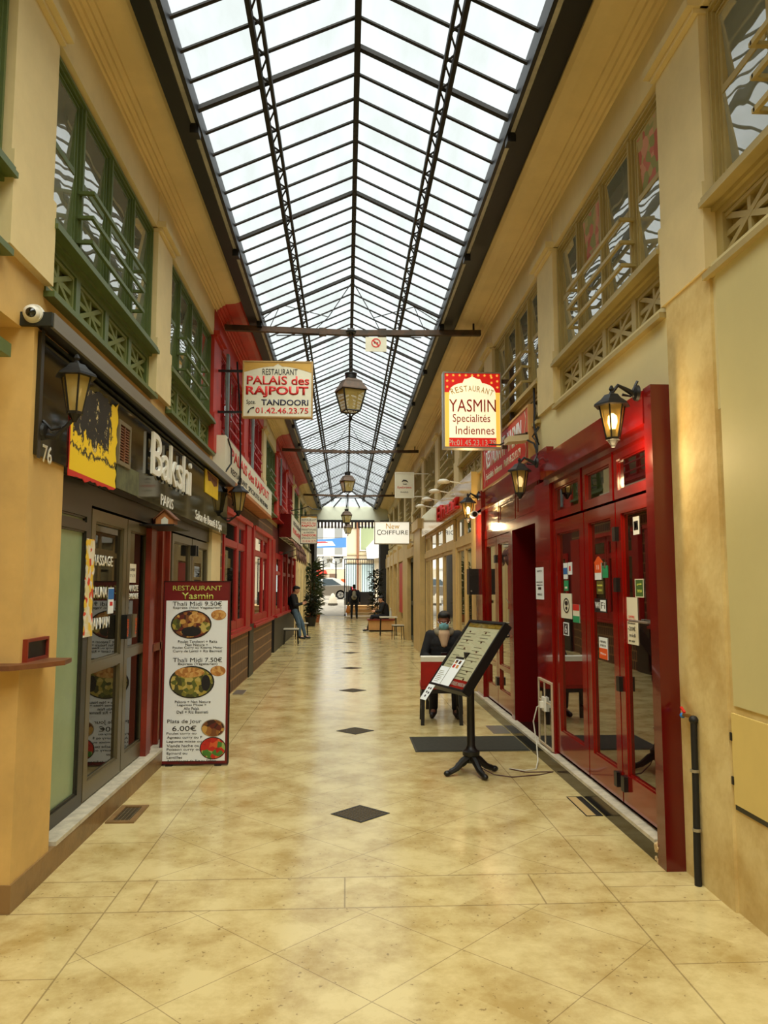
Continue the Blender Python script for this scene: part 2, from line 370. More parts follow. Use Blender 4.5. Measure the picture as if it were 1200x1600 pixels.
def dup(root, loc, rotz=0., label=None, name=None, scale=None):
    kids = {}
    for o in COL.objects:
        if o.parent: kids.setdefault(o.parent, []).append(o)
    def rec(o, par):
        c = o.copy(); COL.objects.link(c)
        if par: c.parent = par
        for k in kids.get(o, []): rec(k, c)
        return c
    r = rec(root, None); r.location = loc; r.rotation_euler = (0, 0, rotz)
    if scale: r.scale = scale
    if label: r['label'] = label
    if name: r.name = name
    return r
def text(name, s, o, u, w, h, m, parent=None, v=(0, 0, 1), depth=.004, bold=0., shear=0., lift=0.):
    """lettering fitted into a w by h box whose lower-left corner is o (u reads along, v up)"""
    cu = bpy.data.curves.new('lettering', 'FONT'); cu.body = s; cu.offset = bold; cu.shear = shear; cu.resolution_u = 3
    tmp = bpy.data.objects.new('lettering_tmp', cu)
    me = bpy.data.meshes.new_from_object(tmp)
    bpy.data.objects.remove(tmp); bpy.data.curves.remove(cu)
    bm = bmesh.new(); bm.from_mesh(me); bpy.data.meshes.remove(me)
    xs = [q.co.x for q in bm.verts]; ys = [q.co.y for q in bm.verts]
    x0, x1, y0, y1 = min(xs), max(xs), min(ys), max(ys)
    if depth:
        r = bmesh.ops.extrude_face_region(bm, geom=bm.faces[:])
        for q in r['geom']:
            if isinstance(q, bmesh.types.BMVert): q.co.z += 1
    Mf = frame(o, u, v)
    Mt = Mf @ Matrix.Translation((0, 0, lift)) @ Matrix.Diagonal((w / (x1 - x0), h / (y1 - y0), depth or 1, 1)) @ Matrix.Translation((-x0, -y0, 0))
    bmesh.ops.transform(bm, matrix=world_of(parent).inverted() @ Mt, verts=bm.verts)
    bmesh.ops.recalc_face_normals(bm, faces=bm.faces)
    me = bpy.data.meshes.new(name); bm.to_mesh(me); bm.free()
    return link(name, me, m, parent)
# a pixel of the photograph meets the plane X = x of a wall (gives distance Y and height Z)
_fw = Vector((math.sin(YAW) * math.cos(PITCH), math.cos(YAW) * math.cos(PITCH), math.sin(PITCH)))
_rt = Vector((math.cos(YAW), -math.sin(YAW), 0)); _up = _rt.cross(_fw)
def ray(x, y): return _rt * ((x - 600) / F) - _up * ((y - 800) / F) + _fw
def on_wall(x, y, X): d = ray(x, y); t = X / d.x; return t * d.y, CAM_H + t * d.z
def at_depth(x, y, Y): d = ray(x, y); t = Y / d.y; return t * d.x, CAM_H + t * d.z
UY, UYN, UX = (0, 1, 0), (0, -1, 0), (1, 0, 0)

# ================================================================== THE SETTING
XL, XR = -1.75, 2.0            # faces of the two upper walls
LP0, LPI = 3.86, 3.02          # left pilasters: first start and pitch
RP0, RPI = 4.00, 3.12
YEND = 37.0
struct(MB().box(-2.8, 2.8, -9, 43.2, -.12, 0).build('floor', FLOORM))
# --- upper walls, behind windows and pilasters
struct(MB().box(-2.25, XL - .14, -9, 43, 2.36, 5.45).build('wall_left', CREAM))
struct(MB().box(XR + .14, 2.4, -9, 43, 2.6, 5.45).build('wall_right', CREAM))
# ground-floor walls behind the shopfronts
struct(MB().box(-2.4, -2.15, 4.15, 43, 0, 5.45).build('wall_left', CREAM))
struct(MB().box(2.6, 2.8, 1.0, 43, 0, 5.45).build('wall_right', CREAM))
# plain plaster above the right-hand fascias and the near right wall down to the floor
struct(MB().box(XR, 2.3, -9, 7.72, 2.6, 3.42).build('wall_right', mat('pale_plaster', (226, 212, 158), .7, noise=.06, scale=1))
       )
wr = MB(); wr.box(XR, 2.6, -9, 4.66, 0, 2.598)
struct(wr.build('wall_right', SOOTY))
# left: corner pillar standing at the near end of the shop, and the plaster band over the canopy
struct(MB().box(-2.5, -1.70, 4.15, 4.66, 0, 3.09).build('trim_1', CREAM2, bevel=.012))
struct(MB().box(-1.9, XL - .02, -9, 10.6, 3.05, 3.42).build('wall_left', CREAM2))
struct(MB().box(-2.3, -1.69, 4.14, 11.0, 0, .14).build('baseboard_left', KERB, bevel=.006))
struct(MB().box(-1.86, -1.685, 4.74, 7.9, .14, .165).build('trim_2', NOSE, bevel=.004))

# the passage goes on behind the camera: unseen side wall, and end wall added to shut out sky light
struct(MB().box(-2.8, -2.5, -9, 4.16, 0, 5.45).build('wall_left', CREAM2)); struct(MB().box(-2.8, 2.8, -9.3, -9, 0, 6.2).build('wall_back_blocker', CREAM))
tn = [10]
def T():
    tn[0] += 1; return 'trim_%d' % tn[0]
def pilaster(side, y, wd, m):
    M = LWALL(XL, y, 0) if side < 0 else RWALL(XR, y + wd, 0)
    b = MB(M)
    b.box(0, wd, 3.41, 5.30, -.15, .012); b.box(-.004, wd + .004, 3.395, 3.90, -.148, .03)      # shaft and base block
    b.box(-.012, wd + .012, 4.90, 4.93, -.1, .045); b.box(-.03, wd + .03, 4.93, 4.985, -.1, .085) # capital
    struct(b.build(T(), m, bevel=.006))
def frieze(side, y0, y1, m, mm):
    M = LWALL(XL, y0, 0) if side < 0 else RWALL(XR, y1, 0); L = y1 - y0
    struct(MB(M).box(0, L, 4.93, 5.31, -.2, .004).build(T(), m))
    ctr = XL if side < 0 else XR
    # cornice profile swept along the passage: (projection, height)
    pr = [(-.2, 5.28), (.004, 5.28), (.02, 5.285), (.024, 5.31), (.05, 5.315), (.056, 5.338), (.085, 5.342), (.09, 5.362), (.125, 5.366), (.13, 5.385), (.16, 5.386), (.25, 5.395), (.31, 5.415), (.34, 5.44), (.34, 5.47), (-.2, 5.50)]
    b = MB()
    pts = [(ctr + (p if side < 0 else -p * 1.2), z) for p, z in pr]
    A = b._p([(x, y0, z) for x, z in pts]); B = b._p([(x, y1, z) for x, z in pts]); n = len(pts)
    for i in range(n): b.bm.faces.new((A[i], A[(i + 1) % n], B[(i + 1) % n], B[i]))
    b.bm.faces.new(A); b.bm.faces.new(list(reversed(B)))
    struct(b.build(T(), mm))

# --- first-floor windows: frame, four sashes with panes, sill, lattice apron, guard rail
wn = [0]
def make_window(M0, loc, rotz, fr, pan, width, rails=True, curtains=()):
    wn[0] += 1
    root = root_struct('window_%d' % wn[0], loc, rotz)
    M = M0; n = 4; cw = width / n
    b = MB(M); b.rect(0, width, 3.80, 4.93, .055, -.11, -.005); b.rect(.02, width - .02, 3.82, 4.91, .02, -.11, .012)
    for i in range(1, n):
        b.box(i * cw - .035, i * cw + .035, 3.84, 4.88, -.11, -.01); b.box(i * cw - .014, i * cw + .014, 3.84, 4.88, -.01, .006)
    b.build('frame', fr, root)
    for i in range(n):
        u0, u1 = i * cw + .045, (i + 1) * cw - .045
        s = MB(M); s.rect(u0, u1, 3.855, 4.875, .05, -.09, -.03); s.rect(u0 + .012, u1 - .012, 3.867, 4.863, .012, -.03, -.02)
        s.box(u0 + .05, u1 - .05, 4.36, 4.40, -.09, -.02)
        sash = s.build('sash', fr, root)
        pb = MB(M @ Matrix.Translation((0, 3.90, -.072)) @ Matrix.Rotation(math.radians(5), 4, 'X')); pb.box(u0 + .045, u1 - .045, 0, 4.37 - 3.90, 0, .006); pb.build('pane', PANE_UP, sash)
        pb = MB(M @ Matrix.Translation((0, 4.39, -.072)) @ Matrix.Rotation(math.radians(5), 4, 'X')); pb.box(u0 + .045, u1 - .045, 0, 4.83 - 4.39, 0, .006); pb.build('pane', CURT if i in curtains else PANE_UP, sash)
    b = MB(M); b.box(-.01, width + .01, 3.745, 3.775, -.1, .09); b.box(-.01, width + .01, 3.775, 3.805, -.1, .075); b.box(0, width, 3.72, 3.745, -.1, .025)
    b.build('sill', fr, root)
    b = MB(M); b.box(-.01, width + .01, 3.33, 3.365, -.1, .085); b.box(0, width, 3.365, 3.40, -.1, .03); b.box(0, width, 3.40, 3.44, -.1, .0); b.box(0, width, 3.68, 3.72, -.1, .0)
    for i in range(n + 1):
        c = min(max(i * cw, .04), width - .04); b.box(c - .04, c + .04, 3.44, 3.68, -.1, .0)
    b.build('apron_frame', fr, root)
    for i in range(n):
        u0, u1, v0, v1 = i * cw + .05, (i + 1) * cw - .05, 3.445, 3.675; uc, vc = (u0 + u1) / 2, (v0 + v1) / 2
        p = MB(M); p.box(u0, u1, v0, v1, -.1, -.055)
        p.rect(u0, u1, v0, v1, .022, -.055, -.012)
        for lv, (q0, q1) in enumerate((((u0, v0), (u1, v1)), ((u0, v1), (u1, v0)), ((uc, v0), (uc, v1)), ((u0, vc), (u1, vc)))):
            p.bar((q0[0], q0[1], -.036 - .0012 * lv), (q1[0], q1[1], -.036 - .0012 * lv), .032, .036, up=(0, 0, 1))
        p.build('lattice_panel', pan, root)
    if rails:
        for v in (3.93, 4.10, 4.27):
            r = MB(M); u0, u1 = cw * .95, cw * 3.05
            r.bar((u0, v, .085), (u1, v, .085), .028, .022); r.bar((u0, v, -.01), (u0, v, .096), .028, .022, up=(0, 1, 0)); r.bar((u1, v, -.01), (u1, v, .096), .028, .022, up=(0, 1, 0))
            r.build('guard_rail', fr, root)
    return root
protoL = {}
def lstyle(k):
    return 'red' if k in (2, 3, 5, 6) else 'green'
LW, RWD = LPI - .57, RPI - .60
for k in range(-1, 11):
    y = LP0 + LPI * k; st = lstyle(k)
    red = st == 'red'
    if k >= -1: pilaster(-1, y, .57, REDP if red else CREAM)
    if y + .57 > YEND - 1: continue
    if st not in protoL:
        protoL[st] = make_window(LWALL(XL - .04, y + .57, 0), (XL, y + .57, 0), 0, REDD if red else GREEN, REDP if red else GREEN_D, LW)
    else:
        wn[0] += 1; dup(protoL[st], (XL, y + .57, 0), 0, name='window_%d' % wn[0])
cuts = [-9, LP0 + 2 * LPI + .1, 16.6, LP0 + 5 * LPI - .1, 28.0, 43]
for i in range(5):
    red = i in (1, 3)
    frieze(-1, cuts[i], cuts[i + 1], REDP if red else CREAM, REDP if red else MOULD)
protoR = None
for k in range(-1, 11):
    y = RP0 + RPI * k
    pilaster(1, y, .60, CREAM)
    ye = y + RPI                                       # far end of the window bay
    if ye > YEND: continue
    Mr = RWALL(XR, ye, 0)
    if k == 0:
        make_window(frame((XR + .04, ye, 0), UYN, (0, 0, 1)), (XR, ye, 0), math.pi, OLIVE, OLIVE, RWD, True, curtains=(1, 3))
    elif protoR is None:
        protoR = make_window(frame((XR + .04, ye, 0), UYN, (0, 0, 1)), (XR, ye, 0), math.pi, OLIVE, OLIVE, RWD)
    else:
        wn[0] += 1; dup(protoR, (XR, ye, 0), math.pi, name='window_%d' % wn[0])
frieze(1, -9, 43, CREAM, MOULD)
# right wall strip between the apron and the shop fascias further on
struct(MB().box(XR, 2.3, 11.3, 37, 2.9, 3.33).build('wall_right', CREAM))
struct(MB().box(XR, 2.3, 7.72, 11.3, 3.0, 3.33).build('wall_right', CREAM))

# --- glazed roof
ceil = root_struct('ceiling', (0, 0, 0))
RX, RZ, EXL, EXR, EZ = .07, 6.0, -1.20, 1.30, 5.42
def slope(t, side, dz=0.):             # t = 0 eave .. 1 ridge
    ex = EXL if side < 0 else EXR
    return ex + (RX - ex) * t, EZ + (RZ - EZ) * t + dz
for s in (-1, 1):
    b = MB(); (x0, z0), (x1, z1) = slope(0, s, .05), slope(1, s, .05)
    b.poly([(x0, -9, z0), (x1, -9, z1), (x1, YEND - 2.6, z1), (x0, YEND, z0)])
    b.build('roof_glass', ROOFG, ceil)
b = MB(); (x0, z0), (x1, z1), (x2, z2) = slope(0, -1, .05), slope(1, -1, .05), slope(0, 1, .05)
b.poly([(x0, YEND, z0), (x1, YEND - 2.6, z1), (x2, YEND, z2)]); b.build('roof_glass', ROOFG, ceil)
b = MB()
for q in (-.62, 0, .62): b.bar((q, YEND, z0), (RX + q * .5, YEND - 1.3, z0 + .29), .04, .05)
b.bar((x0, YEND, z0), (x1, YEND - 2.6, z1), .05, .07); b.bar((x2, YEND, z2), (x1, YEND - 2.6, z1), .05, .07); b.bar((-.62, YEND - 1.3, z0 + .29), (.72, YEND - 1.3, z0 + .29), .04, .04)
b.build('hip_bars', IRON_D, ceil)
MB().bar((RX, 1, RZ - .02), (RX, YEND - 2.6, RZ - .02), .05, .09).build('ridge_bar', IRON_D, ceil)
for s in (-1, 1):
    b = MB(); t = .43; xa, za = slope(t - .025, s, -.06); xb, zb = slope(t + .03, s, -.06)
    b.bar((xa, 1, za), (xa, YEND - 1.2, za), .035, .07); b.bar((xb, 1, zb), (xb, YEND - 1.2, zb), .026, .05)
    y = 1.0
    i = 0
    while y < YEND - 1.5:
        b.bar((xa if i % 2 else xb, y, za if i % 2 else zb), (xb if i % 2 else xa, y + .16, zb if i % 2 else za), .012, .012); y += .16; i += 1
    b.build('purlin', IRON_D, ceil)
ys = []; i = 0; y = 5.83 - .33 * 7
while y < YEND - .3: ys.append((y, (i % 7) == 0)); y += .33; i += 1
def rafter(b, y, heavy):
    wd, th = (.05, .035) if heavy else (.032, .014)
    for s in (-1, 1):
        top = 1.0 if y < YEND - 2.6 else max(0., (YEND - y) / 2.6)
        if top < .05: continue
        (x0, z0), (x1, z1) = slope(0, s, -.0), slope(top, s, -.0); b.bar((x0, y, z0), (x1, y, z1), wd, th)
for y, hv in ys[:96]:
    b = MB(); rafter(b, y, hv); b.build('rafter', IRON_D, ceil)
b = MB()
for y, hv in ys[96:]: rafter(b, y, hv)
if len(ys) > 96:
    o = b.build('rafter', IRON_D, ceil); o['kind'] = 'stuff'
# gutters and eave beams
for s in (-1, 1):
    ex = EXL if s < 0 else EXR; q = -s    # q points to the middle
    g = root_struct(T())
    b = MB(); x0, x1 = sorted((ex + s * .062, ex + s * .185)); b.box(x0, x1, -9, YEND, 5.335, 5.50); b.build('gutter', BLACKM, g)
    b = MB(); x0, x1 = sorted((ex + s * .022, ex + s * .062)); b.box(x0, x1, -9, YEND, 5.35, 5.46); b.build('zinc_flashing', ZINC, g)
    b = MB(); x0, x1 = sorted((ex - s * .01, ex + s * .02)); b.box(x0, x1, -9, YEND, 5.33, 5.48); b.build('eave_beam', BLACKM, g)
    b = MB(); x0, x1 = sorted((ex + s * .10, (XL - .3) if s < 0 else (XR + .3))); b.box(x0, x1, -9, 43, 5.46, 5.58); b.build('roof_slab', BLACKM, g)
    y = 5.9
    while y < YEND - 1:
        b = MB(); x0, x1 = sorted((ex + s * .0, ex + s * .07)); b.box(x0, x1, y, y + .10, 5.27, 5.40); b.build('gutter_bracket', BLACKM, g); y += 2.31

# --- far end: white lintel over the exit, dark porch beyond it
struct(MB().box(-2.2, 2.4, YEND, YEND + .25, 4.78, 5.50).build('trim_3', mat('white_lintel', (214, 216, 196), .7)))
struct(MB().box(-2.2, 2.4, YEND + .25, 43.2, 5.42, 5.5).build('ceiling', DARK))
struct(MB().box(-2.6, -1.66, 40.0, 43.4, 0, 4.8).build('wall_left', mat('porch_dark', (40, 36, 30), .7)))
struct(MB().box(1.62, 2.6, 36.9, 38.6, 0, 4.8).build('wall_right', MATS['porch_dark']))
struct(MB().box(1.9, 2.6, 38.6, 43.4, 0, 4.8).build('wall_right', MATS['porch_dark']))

# ================================================================== DOORS AND SHOP WINDOWS
dn = [0]
def leaf(kind, M, u0, u1, v0, v1, st, mids, fm, pm, bot=None, dep=.05, loc=None, panel=None):
    """a glazed leaf: kind 'door' or 'window'; mids = (v, height) rails; bottom rail height bot; panel = material of the lowest field"""
    cnt = dn if kind == 'door' else wn
    cnt[0] += 1
    root = root_struct('%s_%d' % (kind, cnt[0]), (M @ Vector((u0, v0, 0))))
    bot = bot or st
    b = MB(M); b.box(u0, u0 + st, v0, v1, -dep, 0); b.box(u1 - st, u1, v0, v1, -dep, 0)
    b.box(u0 + st, u1 - st, v0, v0 + bot, -dep, 0); b.box(u0 + st, u1 - st, v1 - st, v1, -dep, 0)
    ed = [v0 + bot]
    for v, h in mids: b.box(u0 + st, u1 - st, v, v + h, -dep, 0); ed += [v, v + h]
    ed.append(v1 - st)
    b.build('frame', fm, root, bevel=.004)
    for i in range(0, len(ed), 2):
        b = MB(M); b.rect(u0 + st, u1 - st, ed[i], ed[i + 1], .012, -.03, -.012); b.build('glazing_bead', fm, root)
        MB(M).box(u0 + st, u1 - st, ed[i], ed[i + 1], -.034, -.026).build('panel' if (panel and i == 0) else 'pane', panel if (panel and i == 0) else pm, root)
    return root
# ---------- left: beauty salon with the black fascia
ML = LWALL(-1.80, 0, 0)
struct(MB().box(-2.15, -1.9, 4.66, 10.9, 0, 2.4).build('wall_left', DARK))
struct(MB().box(-2.1, -1.80, 4.66, 10.9, 2.22, 2.36).build(T(), ALU_D))
leaf('window', ML, 4.70, 5.50, .165, 2.22, .09, [(2.03, .06)], ALU_D, FROST)
d1 = leaf('door', ML, 5.52, 6.40, .175, 2.2, .085, [(1.04, .07)], ALU, PANE_D, bot=.12)
d2 = leaf('door', ML, 6.42, 7.14, .175, 2.2, .085, [(1.07, .07)], ALU, PANE_D, bot=.12)
for d, u, m in ((d1, 6.30, BLACKP), (d2, 6.46, ALU)):
    h = MB(ML).box(u, u + .12, 1.23, 1.42, 0, .05).build('lock_box', m, d, bevel=.006)
    t = text('lettering', 'POUSSEZ' if m is BLACKP else 'TIREZ', (-1.80 + .051, u + (.04 if m is BLACKP else .115), 1.25), (0, 0, 1), .14, .04, ORANGE, d, v=(0, -1, 0), depth=.001)
MB(ML).box(7.14, 7.98, .15, 2.3, -.08, -.01).build(T(), WOODRED, bevel=.004)['kind'] = 'structure'
b = MB(ML)
for u in (7.2, 7.5, 7.8): b.box(u, u + .05, .17, 2.28, -.02, .03)
b.box(7.16, 7.96, 1.05, 1.12, -.02, .03); struct(b.build(T(), WOODRED))
d3 = leaf('door', ML, 8.05, 9.05, .175, 2.2, .08, [(1.05, .07)], ALU, PANE_D, bot=.12)
d4 = leaf('door', ML, 9.08, 10.1, .175, 2.2, .08, [(1.05, .07)], ALU, PANE_D, bot=.12)
for d, u in ((d3, 8.98), (d4, 9.10)): MB(ML).box(u, u + .05, 2.0, 2.12, 0, .06).build('hinge', BLACKP, d)
struct(MB().box(-2.1, -1.76, 10.15, 10.85, 0, 2.36).build(T(), CREAM))
# lettering stuck on the door panes
def stick_text(name, s, px0, py0, px1, py1, m, par, X, left=True, slant=0):
    ya, za = on_wall(px0, py1, X); yb, zb = on_wall(px1, py0, X); yb2, zb2 = on_wall(px1, py1, X)
    return None
for s, y0, y1, z0, z1, d in (('MASSAGE', 5.62, 6.11, 1.80, 1.88, d1), ('SAUNA', 5.64, 6.0, 1.565, 1.645, d1), ('HAMMAM', 5.62, 6.07, 1.335, 1.42, d1),
                             ('NAMASTE', 6.52, 6.87, 1.605, 1.66, d2), ('BIENVENUE', 6.52, 6.88, 1.54, 1.59, d2)):
    text('lettering', s, (-1.824, y0, z0), UY, y1 - y0, z1 - z0, WHITE, d, depth=.002, bold=.02)
def notice(M, u0, u1, v0, v1, m, name, label, cat, lines=(), ink=INKB, n0=0., group=None, bands=()):
    """flat paper or sticker on a surface; lines = (text, u fraction 0-1, v fraction, width frac, height frac, ink)"""
    o = M @ Vector((u0, v0, n0)); root = thing(name, label, cat, o, 0, group)
    MB(M).box(u0, u1, v0, v1, n0, n0 + .002).build('sheet', m, root)
    for a0, a1, b0, b1, bm in bands:
        MB(M).box(u0 + (u1 - u0) * a0, u0 + (u1 - u0) * a1, v0 + (v1 - v0) * b0, v0 + (v1 - v0) * b1, n0 + .002, n0 + .003).build('printed_band', bm, root)
    u = M.to_3x3() @ Vector((1, 0, 0)); v = M.to_3x3() @ Vector((0, 1, 0))
    for t in lines:
        s, fu, fv, fw_, fh = t[:5]; ik = t[5] if len(t) > 5 else ink
        text('lettering', s, M @ Vector((u0 + (u1 - u0) * fu, v0 + (v1 - v0) * fv, n0 + .002)), u, (u1 - u0) * fw_, (v1 - v0) * fh, ik, root, v=v, depth=.0015)
    return root
MP = LWALL(-1.80, 0, 0)
notice(MP, 6.02, 6.16, 1.44, 1.64, PAPERW, 'card_sticker', 'payment card stickers on the left glass door beside the word SAUNA', 'sticker', n0=-.024,
       bands=[(0, 1, .55, .95, BLUE), (.3, .8, .3, .45, INKR)])
notice(MP, 6.56, 6.78, 1.68, 1.84, PAPER, 'paper_notice', 'cream paper notice high on the narrow glass door leaf, above NAMASTE', 'notice', [('OUVERT', .15, .62, .7, .14), ('7 / 7', .2, .3, .6, .14)], n0=-.024)
b = MB(LWALL(-1.80, 0, 0)); R.seed(3); pl = []; N_ = 26
for i in range(N_ + 1): pl.append((5.40 + R.uniform(0, .02), 1.30 + .68 * i / N_))
for i in range(N_ + 1): pl.append((5.58 + R.uniform(-.03, .01), 1.98 - .68 * i / N_))
tag(b.prism(pl, .001, .006).build('torn_poster_strip', STRIPM, origin=(-1.80, 5.40, 1.30)), 'torn vertical strip of white and yellow poster on the door post', 'poster')

# fascia panel, canopy
fa = thing('shop_fascia', 'glossy black fascia panel under the dark canopy on the left', 'sign', (-1.68, 4.2, 2.35))
MB().box(-1.80, -1.68, 4.2, 10.86, 2.362, 3.045).build('panel', BLACKG, fa)
text('house_number', '76', (-1.68, 4.28, 2.335), UY, .13, .10, WHITE, fa, depth=.003, bold=.01)
MB(LWALL(-1.68, 0, 0)).box(4.20, 4.24, 2.345, 3.06, 0, .004).build('edge_trim', ALU_D, fa)
for s, y0, y1, z0, z1 in (('PARIS', 7.0, 7.49, 2.385, 2.485), ('Salon de Beauté & Spa', 8.6, 10.4, 2.36, 2.50)):
    text('lettering', s, (-1.68, y0, z0), UY, y1 - y0, z1 - z0, WHITE, fa, depth=.004)
can = thing('canopy', 'long dark flat canopy with a grey front edge over the black fascia', 'canopy', (-1.8, 4.14, 3.06))
MB().box(-2.0, -1.615, 4.14, 11.0, 3.065, 3.12).build('slab', BLACKM, can)
MB().box(-1.615, -1.595, 4.15, 11.0, 3.05, 3.135).build('front_edge', mat('grey_metal_edge', (128, 122, 108), .4, metal=.3), can)
MB().box(-1.9, -1.60, 4.125, 4.15, 3.055, 3.13).build('end_cap', mat('dark_green_metal', (30, 34, 26), .5), can)
# the six raised letters of the shop name
sg = thing('raised_letter_sign', 'big white raised letters of the shop name on the black fascia', 'sign', (-1.68, 6.5, 2.55))
for ch, y0, y1, z0, z1 in (('B', 6.52, 6.86, 2.60, 2.96), ('a', 6.88, 7.14, 2.60, 2.83), ('k', 7.18, 7.46, 2.60, 2.96), ('s', 7.48, 7.72, 2.60, 2.84), ('h', 7.76, 8.02, 2.60, 2.96), ('i', 8.06, 8.15, 2.60, 2.94)):
    text('letter', ch, (-1.66, y0, z0), UY, y1 - y0, z1 - z0, WHITE, sg, depth=.022)
for u in (6.6, 7.0, 7.3, 7.6, 7.9, 8.1): MB(LWALL(-1.68, 0, 0)).path([(u, 2.7, 0), (u, 2.7, .03)], .006, 6).build('standoff', STEEL, sg)
b = MB(LWALL(-1.68, 0, 0)); R.seed(5); pl = []
for i in range(20): pl.append((4.66 + .95 * i / 19, 2.31 + .035 * i / 19 + R.uniform(-.012, .012)))
for i in range(14): pl.append((5.61 + R.uniform(-.03, .01), 2.36 + .62 * i / 13))
for i in range(14): pl.append((5.55 - .85 * i / 13, 2.95 + R.uniform(-.04, .01)))
for i in range(10): pl.append((4.66 + R.uniform(-.005, .01), 2.9 - .56 * i / 9))
tag(b.prism(pl, .003, .008).build('torn_poster', TORN, origin=(-1.68, 4.64, 2.31)), 'large torn yellow poster peeling off the black fascia', 'poster')
b = thing('vent_grille', 'small framed vent grille on the black fascia beside the torn poster', 'vent', (-1.68, 5.62, 2.54))
m_ = LWALL(-1.68, 0, 0)
MB(m_).rect(5.62, 5.93, 2.54, 2.87, .03, 0, .02).build('frame', mat('vent_frame', (110, 98, 70), .5), b)
q = MB(m_)
for i in range(14): q.box(5.65, 5.90, 2.565 + i * .021, 2.575 + i * .021, .002, .014)
q.box(5.765, 5.785, 2.56, 2.85, 0, .018); q.build('louvres', WOOD, b)
tag(MB(m_).box(5.63, 6.22, 2.365, 2.56, .002, .008).build('stained_panel', mat('stained_green_panel', (96, 100, 66), .6, noise=.5, scale=8), origin=(-1.68, 5.63, 2.36)), 'stained grey green board patching the fascia below the vent grille', 'panel')
p = thing('yellow_poster', 'small yellow poster with a spice picture at the far end of the black fascia', 'poster', (-1.68, 9.1, 2.76))
MB(m_).box(9.1, 10.02, 2.76, 3.04, .002, .009).build('sheet', YEL, p)
MB(m_).prism([(9.2, 3.03), (9.95, 3.03), (9.9, 2.93), (9.7, 2.90), (9.5, 2.94), (9.3, 2.92)], .009, .012).build('picture', CURRYP, p)
# dome camera at the canopy end
cm = thing('dome_camera', 'white dome security camera at the near end of the canopy', 'camera', (-1.70, 4.10, 3.12))
MB(frame((-1.70, 4.13, 3.12), (1, 0, 0), (0, 0, 1))).lathe([(.052, -.03), (.055, 0), (.05, .015)], seg=20).build('housing', CAMW, cm, smooth=True)
rot = Vector((.25, -1, -.2)).normalized()
MB().ball((-1.70, 4.105, 3.115), .045, sub=3).build('ball', CAMW, cm, smooth=True)
MB().ball(Vector((-1.70, 4.105, 3.115)) + rot * .022, .03, sub=3).build('lens_window', BLACKG, cm, smooth=True)
# white conduit on the near wall corner, green box below the near window
tag(MB().path([(-1.80, 4.05, 3.09), (-1.80, 4.05, 3.44), (-1.80, 4.04, 3.46)], .014).build('conduit', WHITE, smooth=True, origin=(-1.80, 4.05, 3.09)), 'short white conduit pipe standing on the near end of the canopy', 'pipe')
# wooden corner shelf with a dark plaque
sh = thing('corner_shelf', 'small wooden shelf with a dark plaque on the near ochre pillar', 'shelf', (-1.70, 4.3, 1.23))
MB().prism([(-1.83, 3.98), (-1.69, 4.0), (-1.60, 4.12), (-1.52, 4.30), (-1.54, 4.46), (-1.69, 4.47), (-1.83, 4.14)], 1.225, 1.25).build('board', WOOD, sh, bevel=.004)
b = MB(LWALL(-1.70, 0, 0)); b.rect(4.18, 4.48, 1.25, 1.37, .016, 0, .025); b.build('plaque_frame', WOODRED, sh)
MB(LWALL(-1.70, 0, 0)).box(4.19, 4.47, 1.26, 1.36, 0, .012).build('plaque', BLACKM, sh)
# little shrine house on a bracket
sr = thing('shrine_house', 'tiny brown bird-house shrine on a bracket under the black fascia', 'ornament', (-1.62, 7.1, 2.19))
MB().box(-1.80, -1.50, 6.75, 7.45, 2.175, 2.19).build('bracket_plate', BLACKM, sr)
b = MB(FRONT(-1.72, 7.0, 2.19)); b.prism([(.0, 0), (.16, 0), (.16, .07), (.08, .14), (0, .07)], -.16, 0); b.build('house', WOODO, sr)
b = MB(FRONT(-1.72, 7.0, 2.19)); b.prism([(.05, .01), (.11, .01), (.11, .06), (.08, .085), (.05, .06)], 0, .006); b.build('doorway', PAPER, sr)
b = MB(FRONT(-1.72, 7.0, 2.19)); b.bar((-.02, .06, -.08), (.08, .15, -.08), .2, .012, up=(0, 1, 0)); b.bar((.18, .06, -.08), (.08, .15, -.08), .2, .012, up=(0, 1, 0)); b.build('roof', WOOD, sr)
# red wooden post under it
struct(MB(ML).box(7.0, 7.14, .15, 2.17, 0, .05).build(T(), WOODRED, bevel=.004))

struct(MB().box(-2.2, -1.74, 3.3, 3.97, 2.83, 2.90).build(T(), GREEN, bevel=.006))
